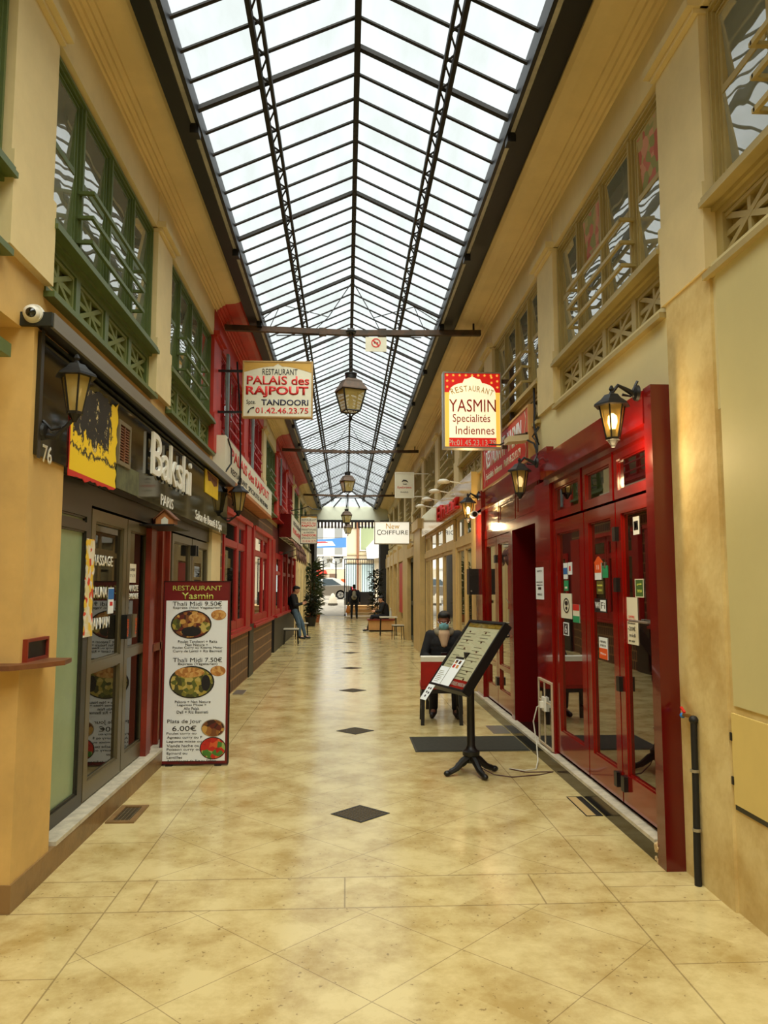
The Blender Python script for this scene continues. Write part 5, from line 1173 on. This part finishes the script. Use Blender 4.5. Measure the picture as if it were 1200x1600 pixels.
# ---------- people: capsules along the bones fused into one surface
def fuse(name, parts, m, parent, voxel=.012, extra=None, smooth=6):
    bm = bmesh.new()
    for p in parts:
        if len(p) == 4:
            p0, p1, r0, r1 = Vector(p[0]), Vector(p[1]), p[2], p[3]; d = p1 - p0
            n = max(2, int(d.length / max(min(r0, r1) * .45, .004)))
            for i in range(n + 1):
                t = i / n; bmesh.ops.create_icosphere(bm, subdivisions=2, radius=r0 + (r1 - r0) * t, matrix=Matrix.Translation(p0 + d * t))
        else:                                    # ellipsoid: centre, radii, rotation
            c, r, rot = p; bmesh.ops.create_icosphere(bm, subdivisions=3, radius=1, matrix=Matrix.Translation(Vector(c)) @ (rot or Matrix.Identity(4)) @ Matrix.Diagonal((*r, 1)))
    me = bpy.data.meshes.new('tmp'); bm.to_mesh(me); bm.free()
    o = bpy.data.objects.new('tmp', me); COL.objects.link(o)
    r = o.modifiers.new('r', 'REMESH'); r.mode = 'VOXEL'; r.voxel_size = voxel
    s = o.modifiers.new('s', 'SMOOTH'); s.iterations = smooth; s.factor = .5
    dg = bpy.context.evaluated_depsgraph_get(); me2 = bpy.data.meshes.new_from_object(o.evaluated_get(dg))
    bpy.data.objects.remove(o); bpy.data.meshes.remove(me); me2.name = name; me2.materials.clear()
    for f in me2.polygons: f.use_smooth = True
    ob = link(name, me2, m, parent)           # built in the person's own axes
    return ob
def head_parts(c, tilt=0., turn=0., s=1.):
    """face looks along -Y; eyes at half height"""
    Rm = Matrix.Translation(Vector(c)) @ Matrix.Rotation(turn, 4, 'Z') @ Matrix.Rotation(tilt, 4, 'X') @ Matrix.Scale(s, 4)
    def e(p, r): return (Rm @ Vector(p), tuple(x * s for x in r), Matrix.Rotation(turn, 4, 'Z') @ Matrix.Rotation(tilt, 4, 'X'))
    P = [e((0, .012, .03), (.076, .095, .088)), e((0, -.02, -.045), (.058, .070, .07)), e((0, -.06, -.085), (.03, .028, .026)), e((0, -.075, .018), (.05, .018, .014)),
         e((0, -.098, -.022), (.014, .022, .017)), e((0, -.088, -.005), (.010, .016, .026)), e((0, -.086, -.058), (.024, .012, .008)), e((0, -.084, -.07), (.02, .012, .007)),
         e((.077, .01, -.01), (.012, .022, .032)), e((-.077, .01, -.01), (.012, .022, .032)), e((.032, -.07, -.02), (.022, .022, .02)), e((-.032, -.07, -.02), (.022, .022, .02))]
    return P, Rm
def hand_parts(w_, d, side, curl=.5, s=1.):
    """palm and five bent fingers; w_ wrist, d pointing direction, side the thumb's side"""
    w_, d, side = Vector(w_), Vector(d).normalized(), Vector(side); side = (side - d * side.dot(d)).normalized(); n = d.cross(side)
    P = [(w_, w_ + d * .035, .022, .024)]
    for i in range(4):
        o = side * (.030 - .020 * i); k = w_ + d * .085 + o; L = (.068, .076, .072, .056)[i]
        P.append((w_ + d * .02 + o * .7, k, .014, .011))
        q = k + (d * math.cos(curl * .6) + n * math.sin(curl * .6)) * L * .5; P.append((k, q, .0095, .0085))
        P.append((q, q + (d * math.cos(curl * 1.6) + n * math.sin(curl * 1.6)) * L * .5, .0085, .0072))
    t0 = w_ + d * .03 + side * .025; t1 = t0 + (d * .6 + side * .7 + n * .3).normalized() * .04; P += [(t0, t1, .013, .0105), (t1, t1 + (d + side * .2 + n * .4).normalized() * .03, .0105, .008)]
    return P
def eyes(Rm, parent, s=1.):
    for sx in (-1, 1):
        MB().ball(Rm @ Vector((sx * .032, -.0865, -.002)), .0085 * s, sub=2).build_local('eye', mat('eye_white', (228, 222, 210), .3), parent)
        MB().ball(Rm @ Vector((sx * .032, -.0925, -.004)), .0048 * s, sub=1).build_local('pupil', INKB, parent)
def build_local(s, name, m, parent):
    bmesh.ops.recalc_face_normals(s.bm, faces=s.bm.faces); me = bpy.data.meshes.new(name); s.bm.to_mesh(me); s.bm.free()
    for f in me.polygons: f.use_smooth = True
    return link(name, me, m, parent)
MB.build_local = build_local
def person(label, loc, rotz, J, skin, top_m, leg_m, shoe_m, tilt=0., turn=0., hair='short', hood=None, voxel=.012, coat_len=.0, hs=1., vh=None):
    t = thing('person', label, 'person', loc, rotz)
    V = {k: Vector(v) for k, v in J.items() if k != 'curl'}
    hp, Rm = head_parts(V['head'], tilt, turn, hs)
    B = list(hp) + [(V['neck'], V['head'] + Vector((0, .01, -.04)), .055, .056), (V['pelvis'], V['chest'], .115, .125), (V['chest'], V['neck'], .11, .055)]
    for sd in 'LR':
        B += [(V['sh' + sd], V['el' + sd], .048, .038), (V['el' + sd], V['wr' + sd], .037, .026), (V['chest'] + Vector((0, 0, .08)), V['sh' + sd], .07, .05),
              (V['hip' + sd], V['kn' + sd], .078, .055), (V['kn' + sd], V['an' + sd], .052, .036), (V['an' + sd], V['toe' + sd], .036, .028)]
        B += hand_parts(V['wr' + sd], V['hd' + sd], V['th' + sd], J.get('curl', .6))
    fuse('body', B, skin, t, vh or voxel, smooth=3)
    eyes(Rm, t, hs)
    # jacket: torso and sleeves
    Jk = [(V['pelvis'] + Vector((0, 0, -.02 - coat_len)), V['chest'], .145, .165), (V['chest'], V['neck'] + Vector((0, .0, -.05)), .15, .085)]
    for sd in 'LR':
        wr = V['el' + sd] + (V['wr' + sd] - V['el' + sd]) * .93
        sx = Vector((V['sh' + sd].x, V['sh' + sd].y, V['sh' + sd].z))
        Jk += [(V['chest'] + Vector((0, 0, .05)), sx, .11, .074), (sx, V['el' + sd], .072, .058), (V['el' + sd], wr, .058, .042), (V['pelvis'] + Vector((V['hip' + sd].x * .6, 0, -.01)), V['chest'] + Vector((V['sh' + sd].x * .45, 0, 0)), .125, .135)]
    fuse('jacket', Jk, top_m, t, voxel)
    Tr = []
    for sd in 'LR':
        an = V['kn' + sd] + (V['an' + sd] - V['kn' + sd]) * .92
        Tr += [(V['pelvis'], V['hip' + sd], .12, .105), (V['hip' + sd], V['kn' + sd], .10, .072), (V['kn' + sd], an, .07, .056)]
        fuse('shoe', [(V['an' + sd] + Vector((0, 0, -.03)), V['toe' + sd] + Vector((0, 0, .002)), .046, .036), (V['an' + sd] + Vector((0, 0, .02)), V['an' + sd] + Vector((0, 0, -.03)), .046, .046)], shoe_m, t, voxel)
    fuse('trousers', Tr, leg_m, t, voxel)
    def e(p, r): return (Rm @ Vector(p), tuple(x * hs for x in r), Matrix.Rotation(turn, 4, 'Z') @ Matrix.Rotation(tilt, 4, 'X'))
    if hair: fuse('hair', [e((0, .03, .052), (.086, .098, .082)), e((0, -.03, .088), (.072, .066, .042)), e((0, .065, -.01), (.074, .05, .07))], hair if not isinstance(hair, str) else HAIR, t, .009, smooth=2)
    if hood: fuse('hood', [(Vector(V['neck']) + Vector((math.cos(a) * .10, math.sin(a) * .10 + .01, -.02 + .03 * math.sin(a))), Vector(V['neck']) + Vector((math.cos(a + .4) * .10, math.sin(a + .4) * .10 + .01, -.02 + .03 * math.sin(a + .4))), .042, .042) for a in [k * .4 - .9 for k in range(13)]], hood, t, .010)
    return t, Rm, V
# seated person with a face mask, looking down at a phone
J = dict(pelvis=(0, .06, .58), chest=(0, .05, .90), neck=(0, .02, 1.07), head=(0, -.02, 1.19), shL=(.185, .03, 1.0), shR=(-.185, .03, 1.0), elL=(.27, -.04, .74), elR=(-.27, -.04, .74), wrL=(.07, -.24, .68), wrR=(-.09, -.24, .66),
         hdL=(-.6, -.6, .25), hdR=(.6, -.6, .25), thL=(-.2, -.1, 1), thR=(.2, -.1, 1), hipL=(.10, .02, .54), hipR=(-.10, .02, .54), knL=(.14, -.40, .53), knR=(-.14, -.40, .53), anL=(.14, -.40, .09), anR=(-.14, -.36, .09), toeL=(.16, -.54, .035), toeR=(-.16, -.50, .035), curl=.9)
sp_, Rm, V = person('person in black jacket and pale blue face mask seated behind the menu stand', (1.30, 10.25, 0), -.12, J, SKIN, CLOTHK, CLOTHN, SHOE, tilt=.18, turn=-.05, hood=CLOTHG, voxel=.010, vh=.007)
fuse('mask', [(Rm @ Vector((0, -.072, -.055)), (.066, .048, .056), None), (Rm @ Vector((0, -.098, -.035)), (.034, .024, .034), None)], MASKB, sp_, .008, smooth=2)
for sx in (-1, 1): MB().path([Rm @ Vector((sx * .05, -.075, -.03)), Rm @ Vector((sx * .075, -.03, -.01)), Rm @ Vector((sx * .084, .012, .008))], .003, 5).build_local('ear_loop', PAPERW, sp_)
fuse('shirt', [((0, -.078, .89), (0, -.050, 1.02), .05, .085)], CREAMC, sp_, .010)
ph_ = thing('phone', 'dark phone held by the seated person in the face mask', 'phone', tuple(world_of(sp_) @ Vector((-.01, -.33, .72)))); MB(world_of(sp_) @ frame((-.045, -.355, .68), (1, 0, 0), (0, -.5, .85))).box(0, .075, 0, .15, -.008, 0).build('body', BLACKP, ph_, bevel=.004); MB(world_of(sp_) @ frame((-.045, -.355, .68), (1, 0, 0), (0, -.5, .85))).box(.005, .07, .01, .14, -.009, -.008).build('screen', BLACKG, ph_)
# man leaning on the left wall with a phone
J = dict(pelvis=(0, .02, .90), chest=(0, .07, 1.22), neck=(0, .04, 1.40), head=(0, -.03, 1.53), shL=(.19, .06, 1.34), shR=(-.19, .06, 1.34), elL=(.22, -.02, 1.06), elR=(-.22, -.02, 1.06), wrL=(.10, -.26, 1.13), wrR=(-.10, -.24, 1.10),
         hdL=(-.4, -.8, .2), hdR=(.5, -.7, .2), thL=(-.3, 0, 1), thR=(.3, 0, 1), hipL=(.10, .0, .88), hipR=(-.10, .0, .88), knL=(.11, -.20, .48), knR=(-.11, -.14, .47), anL=(.11, -.30, .09), anR=(-.11, -.18, .09), toeL=(.12, -.45, .035), toeR=(-.12, -.33, .035), curl=.8)
ml, Rm, V = person('man in black jacket and jeans leaning on the left wall, looking at a phone', (-1.60, 24.5, 0), math.pi / 2 - .15, J, SKINL, CLOTHK, JEANS, SHOE, tilt=.35, voxel=.012, vh=.009)
ph_ = thing('phone', 'pale phone in the hands of the man leaning on the left wall', 'phone', tuple(world_of(ml) @ Vector((0, -.36, 1.15)))); MB(world_of(ml) @ frame((-.04, -.37, 1.12), (1, 0, 0), (0, -.5, .85))).box(0, .075, 0, .15, -.008, 0).build('body', BLACKP, ph_, bevel=.003); MB(world_of(ml) @ frame((-.04, -.37, 1.12), (1, 0, 0), (0, -.5, .85))).box(.005, .07, .01, .14, 0, .001).build('screen', PAPERW, ph_)
# far seated person on the bench, seen from the side
J = dict(pelvis=(0, .10, .58), chest=(0, .02, .90), neck=(0, -.03, 1.06), head=(0, -.09, 1.17), shL=(.18, .0, 1.0), shR=(-.18, .0, 1.0), elL=(.22, -.10, .74), elR=(-.22, -.10, .74), wrL=(.08, -.30, .72), wrR=(-.08, -.30, .72),
         hdL=(-.4, -.8, .1), hdR=(.4, -.8, .1), thL=(-.2, 0, 1), thR=(.2, 0, 1), hipL=(.10, .05, .54), hipR=(-.10, .05, .54), knL=(.12, -.42, .55), knR=(-.12, -.42, .53), anL=(.12, -.58, .10), anR=(-.12, -.52, .10), toeL=(.13, -.74, .04), toeR=(-.13, -.68, .04))
fs, Rm, V = person('person in dark clothes seated on the tan bench far down on the right', (1.38, 28.55, 0), -math.pi / 2, J, SKINL, CLOTHK, CLOTHN, SHOE, tilt=.3, voxel=.014, vh=.011)
# person walking away with a bag
J = dict(pelvis=(0, .0, .93), chest=(0, -.02, 1.26), neck=(0, -.02, 1.46), head=(0, -.05, 1.61), shL=(.20, 0, 1.40), shR=(-.20, 0, 1.40), elL=(.27, .03, 1.12), elR=(-.27, .03, 1.12), wrL=(.29, -.02, .87), wrR=(-.28, -.06, .87),
         hdL=(0, -.15, -1), hdR=(0, -.1, -1), thL=(-.2, -1, 0), thR=(.2, -1, 0), hipL=(.10, 0, .90), hipR=(-.10, 0, .90), knL=(.12, -.04, .49), knR=(-.12, .02, .49), anL=(.13, .04, .09), anR=(-.13, .10, .10), toeL=(.15, -.11, .035), toeR=(-.15, -.05, .04))
wk, Rm, V = person('person in dark clothes walking away towards the street with a bag', (.40, 39.0, 0), math.pi, J, SKINL, CLOTHN, CLOTHK, SHOE, voxel=.014, vh=.012, hood=REDD)
bp = thing('backpack', 'grey backpack on the back of the person walking away', 'backpack', (.40, 38.8, 1.2)); fuse('bag', [(Vector((0, -.02, -.14)), Vector((0, -.02, .14)), .11, .10), ((-.05, -.02, -.1), (.05, -.02, -.1), .1, .1)], mat('grey_bag', (146, 138, 116), .8), bp, .014); MB().box(-.06, .06, -.15, -.135, -.12, -.02).build_local('front_pocket', mat('bag_pocket', (100, 94, 80), .8), bp)
og = thing('shopping_bag', 'orange net shopping bag with green leaves, carried by the walking person', 'bag', (.10, 38.95, .5))
fuse('bag', [((0, 0, -.10), (0, 0, .10), .125, .08)], mat('orange_net', (206, 122, 44), .8, noise=.3, scale=30), og, .014)
b = MB(); b.path([(-.03, 0, .15), (-.02, 0, .30), (.0, 0, .34), (.02, 0, .30), (.03, 0, .15)], .008, 6); b.build_local('handles', mat('yellow_handle', (206, 190, 90), .7), og)
b = MB(); R.seed(4)
for i in range(14):
    a = R.uniform(0, 6.28); b.bar((0, 0, .14), (math.cos(a) * .05, math.sin(a) * .05, R.uniform(.2, .3)), .016, .006)
b.build_local('leeks', LEAF, og)

# ---------- potted plants
def plant(label, loc, h_, spread, n, m, pot_r=.2, pot_h=.38, blade=(.5, .035), stem=True, seed=1, pm=None):
    R.seed(seed); t = thing('potted_plant', label, 'plant', loc); M = world_of(t)
    MB(M).lathe([(pot_r * .72, 0), (pot_r, pot_h * .9), (pot_r * 1.08, pot_h * .9), (pot_r * 1.08, pot_h), (pot_r * .9, pot_h), (pot_r * .88, pot_h - .03)], seg=18).build('pot', pm or TERRA, t, smooth=True)
    b = MB(M)
    for i in range(3): b.path([(.05 * math.cos(i * 2.1), .05 * math.sin(i * 2.1), pot_h - .06), (.09 * math.cos(i * 2.1), .09 * math.sin(i * 2.1), h_ * .55), (.12 * math.cos(i * 2.1), .12 * math.sin(i * 2.1), h_ * (.7 + .1 * i))], [.025, .02, .012], 6)
    b.build('stem', WOOD, t, smooth=True)
    b = MB(M); L, wd = blade
    for i in range(n):
        z = pot_h + (h_ - pot_h) * R.random() ** .8; a = R.uniform(0, 6.283); el = R.uniform(-.3, 1.1)
        r0 = spread * R.uniform(0, .5); base = Vector((r0 * math.cos(a), r0 * math.sin(a), z)); d = Vector((math.cos(a) * math.cos(el), math.sin(a) * math.cos(el), math.sin(el)))
        Lq = L * R.uniform(.6, 1.1); sd_ = d.cross(Vector((0, 0, 1))).normalized() * wd / 2
        p1 = base + d * Lq * .5; p2 = base + d * Lq + Vector((0, 0, -Lq * .22)); nrm = Vector((0, 0, .006))
        cl = lambda q: Vector((min(max(q.x, -1.77 - loc[0]), 1.80 - loc[0]), q.y, q.z))
        b.poly([cl(q) for q in (base - sd_ * .4, p1 - sd_, p2, p1 + sd_, base + sd_ * .4)])
    o = b.build('foliage', m, t); return t
plant('tall spiky potted yucca by the left wall near the exit', (-1.50, 33.6, 0), 2.6, .35, 260, LEAF, blade=(.62, .05), seed=2)
plant('low bushy potted plant in front of the tall spiky yucca', (-1.46, 32.2, 0), 1.25, .42, 340, LEAF2, pot_r=.24, blade=(.30, .06), seed=3, pm=BLACKM)
plant('slim potted plant behind the yucca, nearest to the exit on the left', (-1.38, 35.6, 0), 1.7, .3, 220, LEAF, blade=(.4, .04), seed=5)
plant('large dark potted tree by the right wall near the exit', (1.32, 34.5, 0), 2.35, .5, 420, LEAF2, blade=(.26, .08), seed=8, pm=BLACKM)
# ---------- scalloped valance under the lintel
va = thing('valance', 'dark scalloped canvas valance under the white lintel at the exit', 'valance', (0, 37.0, 4.5))
x0_, _ = at_depth(496, 812, 36.95); x1_, _ = at_depth(585, 812, 36.95); Wv = x1_ - x0_; n = 17
b = MB(FRONT(x0_, 36.98, 4.42)); b.box(0, Wv, .30, .42, 0, .02); b.build('top_band', BLACKM, va)
for i in range(n):
    u0 = Wv * (i + .08) / n; u1 = Wv * (i + .66) / n; r = (u1 - u0) / 2
    MB(FRONT(x0_, 36.98, 4.42)).prism([(u0, .31), (u0, r)] + [(u0 + r - r * math.cos(math.pi * k / 8), r - r * math.sin(math.pi * k / 8)) for k in range(1, 8)] + [(u1, r), (u1, .31)], 0, .02).build('scallop', mat('dark_canvas', (40, 20, 18), .8), va)

# ================================================================== THE STREET END
st = MB(); st.box(-14, 14, 49, 90, .5, .78); struct(st.build('floor', ASPH))
b = MB(); b.prism([(43.0, 0), (49, .78), (49, -.1), (43.0, -.1)], 0, 1); struct(MB(Matrix(((0, 0, 1, -1.9), (1, 0, 0, 0), (0, 1, 0, 0), (0, 0, 0, 1)))).prism([(43.0, 0.0), (49.0, .78), (49.0, -.1), (43.0, -.1)], 0, 1.9).build('floor', ASPH))
sn = thing('entrance_steps', 'broad stone steps climbing to the street gate', 'steps', (.95, 43.5, 0))
for i in range(3): MB().box(.02, 2.3, 43.4 + .38 * i, 49, .18 * i, .18 * (i + 1)).build('step', mat('step_stone', (206, 170, 116), .7, noise=.15, scale=3), sn)
hr = thing('handrail_post', 'pale handrail post with a dark foot at the left end of the steps', 'post', (-.05, 43.2, 0)); MB().path([(-.06, 43.2, .1), (-.06, 43.2, .95)], .03).build('post', WHITE, hr); MB().path([(-.06, 43.2, .95), (-.06, 47.5, 1.55)], .022).build('rail', STEEL, hr); MB().lathe([(.06, 0), (.05, .1)], (-.06, 43.2, 0), 12).build('foot', BLACKM, hr)
for i, (px, py, lab) in enumerate(((500, 938, 'pale concrete cone bollard at the left edge of the street ramp'), (520, 938, 'pale concrete cone bollard in the middle of the street ramp'))):
    x_, _ = at_depth(px, py, 47.0); t = thing('bollard', lab, 'bollard', (x_, 47.0, .53)); M = world_of(t)
    MB(M).lathe([(.30, 0), (.30, .08), (.26, .1)], seg=18).build('base', mat('bollard_dark', (90, 82, 66), .8), t); MB(M).lathe([(.27, .1), (.22, .35), (.12, .6), (.05, .70)], seg=18).build('cone', mat('concrete', (206, 196, 172), .8, noise=.1), t, smooth=True)
gtx0, gz1 = at_depth(538, 873, 46); gtx1, _ = at_depth(584, 873, 46)
ga = thing('iron_gate', 'black iron bar gate standing at the top of the steps', 'gate', (.8, 46, .54)); M = FRONT(gtx0, 46, .54); Wg = gtx1 - gtx0; Hg = gz1 - .54
b = MB(M); b.rect(0, Wg, 0, Hg, .06, -.03, .03); b.box(0, Wg, Hg - .35, Hg - .30, -.02, .02); b.build('frame', BLACKM, ga)
for i in range(1, 13): MB(M).path([(Wg * i / 13, .7, 0), (Wg * i / 13, Hg, 0)], .016, 6).build('bar', BLACKM, ga)
MB(M).box(.05, Wg - .05, .05, .78, -.01, .01).build('kick_panel', BLACKM, ga)
# parked car
ca = thing('car', 'silver parked car on the street beyond the passage', 'car', (-1.6, 52.5, .78))
xr, _ = at_depth(532, 934, 51.7); Mcar = FRONT(xr - 3.4, 51.7, .78)
b = MB(Mcar); b.prism([(-.75, .3), (-.8, .62), (-.1, .80), (1.0, .86), (3.6, .92), (4.15, .88), (4.2, .4), (4.1, .28), (3.75, .24), (3.4, .5), (3.05, .24), (.4, .24), (.1, .5), (-.3, .24)], -1.72, 0); b.build('body', mat('car_body', (110, 102, 88), .3, metal=.2), ca, bevel=.05)
b = MB(Mcar); b.prism([(.55, .85), (1.25, 1.36), (1.7, 1.45), (2.9, 1.44), (3.3, 1.34), (3.95, .91)], -1.6, -.12); b.build('cabin', mat('car_silver', (220, 220, 214), .25, metal=.3), ca, bevel=.06)
for pts in ([(.95, .92), (1.38, 1.32), (2.1, 1.36), (2.1, .92)], [(2.2, .92), (2.2, 1.36), (2.85, 1.34), (3.45, .95)]): MB(Mcar).prism(pts, -.13, -.105).build('window', glass('car_glass', (70, 80, 84), 1.6), ca)
for u in (.1, 3.4):
    t_ = MB(Mcar @ Matrix.Translation((u, .31, .0))).lathe([(.31, -.2), (.32, -.1), (.31, .0)], seg=24).build('wheel', BLACKP, ca, smooth=True)
    q = MB(Mcar @ Matrix.Translation((u, .31, .0)))
    q.lathe([(.2, 0), (.2, .012), (.17, .014)], seg=24); q.build('rim', STEEL, t_)
    q = MB(Mcar @ Matrix.Translation((u, .31, .015)))
    for k in range(5): a = k * 1.2566; q.bar((0, 0, 0), (.18 * math.cos(a), .18 * math.sin(a), 0), .05, .01, up=(0, 0, 1))
    q.build('spokes', mat('wheel_grey', (80, 78, 74), .5), t_)  # spokes in one flat dark grey
MB(Mcar).box(4.05, 4.22, .62, .84, -.35, .0).build('tail_light', mat('tail_red', (216, 60, 76), .3), ca, bevel=.02)
# houses across the street
fb = thing('apartment_house', 'pale rendered apartment house across the street, left of the exit view', 'building', (-2, 74, .78))
MB().box(-14, .6, 74, 78, .78, 8.9).build('wall', FACADE, fb)
for px, py in ((499, 833), (529, 833), (529, 861), (529, 881), (510, 881), (499, 861)):
    x_, z_ = at_depth(px, py, 73.9); f_ = MB(FRONT(x_, 73.98, z_)).box(-.45, .45, -.75, .75, 0, .05).build('window', WHITE, fb); MB(FRONT(x_, 73.98, z_)).box(-.38, .38, -.68, .68, .05, .06).build('pane', mat('far_pane', (150, 152, 148), .3), f_); 
b = MB()
for py in (822, 868, 888):
    x_, z_ = at_depth(500, py, 74); b.box(-14, .6, 73.9, 74, z_ - .08, z_ + .08)
b.build('cornice_band', mat('pale_band', (206, 204, 196), .8), fb)
sf = thing('shopfront', 'small street shop with a red blind and green sign across the street', 'shop', (-2.5, 72, .78))
x0, z0 = at_depth(494, 925, 72); x1, z1 = at_depth(540, 890, 72)
MB().box(x0 - 2, x1 + .4, 72.6, 73.9, .78, z1).build('wall', mat('shop_wall', (196, 186, 160), .8), sf); MB(FRONT(x0, 72.6, z0)).box(.1, .9, .3, 1.2, 0, .04).build('sign', TEAL, sf); MB(FRONT(x0, 72.6, z0)).box(1.2, 1.9, 0, 1.7, 0, .03).build('door', mat('far_door', (110, 86, 66), .6), sf)
b = MB(FRONT(x0, 72.6, z0 + 1.45)); b.prism([(0, 0), (1.0, .25), (.9, .55), (0, .6)], 0, .7); b.build('blind', mat('red_blind', (216, 60, 40), .7), sf); MB(FRONT(x0, 72.6, z0)).box(2.3, 2.8, .3, 1.2, 0, .04).build('poster', ORANGE, sf)
fc = thing('apartment_house', 'cream stone apartment house with a brown downpipe, behind the gate', 'building', (4, 60, .78))
xa, _ = at_depth(542, 850, 60)
MB().box(xa, 14, 60, 64, .78, 7.55).build('wall', FACADE2, fc)
xp, _ = at_depth(559, 850, 59.9); MB().path([(xp, 59.9, .78), (xp, 59.9, 7.5)], .09, 10).build('downpipe', mat('brown_pipe', (142, 92, 60), .6), fc)
x_, z_ = at_depth(574, 841, 60); f_ = MB(FRONT(x_, 59.98, z_)).box(-.6, .6, -1.0, 1.0, 0, .06).build('window', WHITE, fc); MB(FRONT(x_, 59.98, z_)).box(-.5, .5, -.9, .9, .06, .07).build('pane', mat('far_pane2', (150, 160, 120), .3), f_)
b = MB()
for py in (824, 866, 878): b.box(xa, 14, 59.92, 60, at_depth(560, py, 60)[1] - .06, at_depth(560, py, 60)[1] + .06)
b.build('cornice_band', mat('cream_band', (196, 178, 140), .8), fc)
for px in (550, 575):
    x_, z_ = at_depth(px, 905, 60); MB(FRONT(x_, 59.98, z_)).box(-.5, .5, -1.2, 1.2, 0, .04).build('shop_pane', mat('pale_blue_pane', (186, 206, 206), .2), fc)
sw = thing('blind', 'white street blind sticking out beside the cream stone house', 'awning', (2.2, 59, 4.5))
xA, zA = at_depth(572, 856, 58.9); xB, zB = at_depth(586, 838, 58.9); b = MB(FRONT(0, 58.9, 0)); b.prism([(xA, zA), (xB + .6, zB + .5), (xB + .6, zB - 1.6), (xA + .1, zA - .9)], -1.2, 0); b.build('canvas', mat('blind_white', (214, 216, 214), .7), sw)
bnn = thing('street_banner', 'blue, white and red banner stretched across the street', 'banner', (-1.2, 60.05, 5)); xA, zA = at_depth(494, 856, 60.05); xB, zB = at_depth(541, 840, 60.05); Hn = zB - zA
b = MB(FRONT(xA, 60.05, zA)); b.prism([(0, 0), (xB - xA, .03), (xB - xA, Hn), (0, Hn * .78)], 0, .02); b.build('canvas', mat('banner_blue', (74, 130, 190), .7), bnn)
b = MB(FRONT(xA, 60.05, zA)); b.prism([(0, .12), (1.5, .18), (1.25, .52), (0, .5)], .02, .025); b.build('white_field', PAPERW, bnn); b = MB(FRONT(xA, 60.05, zA)); b.prism([(0, .36), (1.0, .40), (.7, .50), (0, .48)], .025, .03); b.build('red_field', mat('banner_red', (200, 60, 60), .7), bnn)
MB().path([(xA - 4, 60.05, zA + Hn * .9), (xB + .6, 60.05, zB)], .015, 5).build('rope', CABLE, bnn)
for px, lab in ((525, 'double-headed street lamp right of the parked car'), (505, 'slim street lamp left behind the parked car')):
    x_, z_ = at_depth(px, 877, 62); t = thing('street_lamp', lab, 'lamp', (x_, 62, .78)); M = world_of(t); hh = z_ - .78
    MB(M).path([(0, 0, 0), (0, 0, hh)], .05, 8).build('post', BLACKM, t)
    MB(M).path([(-.4, 0, hh - .1), (0, 0, hh - .25), (.4, 0, hh - .1)], .025, 6).build('arms', BLACKM, t)
    for sx in (-.4, .4): MB(M).lathe([(.08, -.1), (.14, .18), (.04, .3)], (sx, 0, hh), 8).build('lamp_head', mat('lamp_head', (120, 116, 100), .4), t)
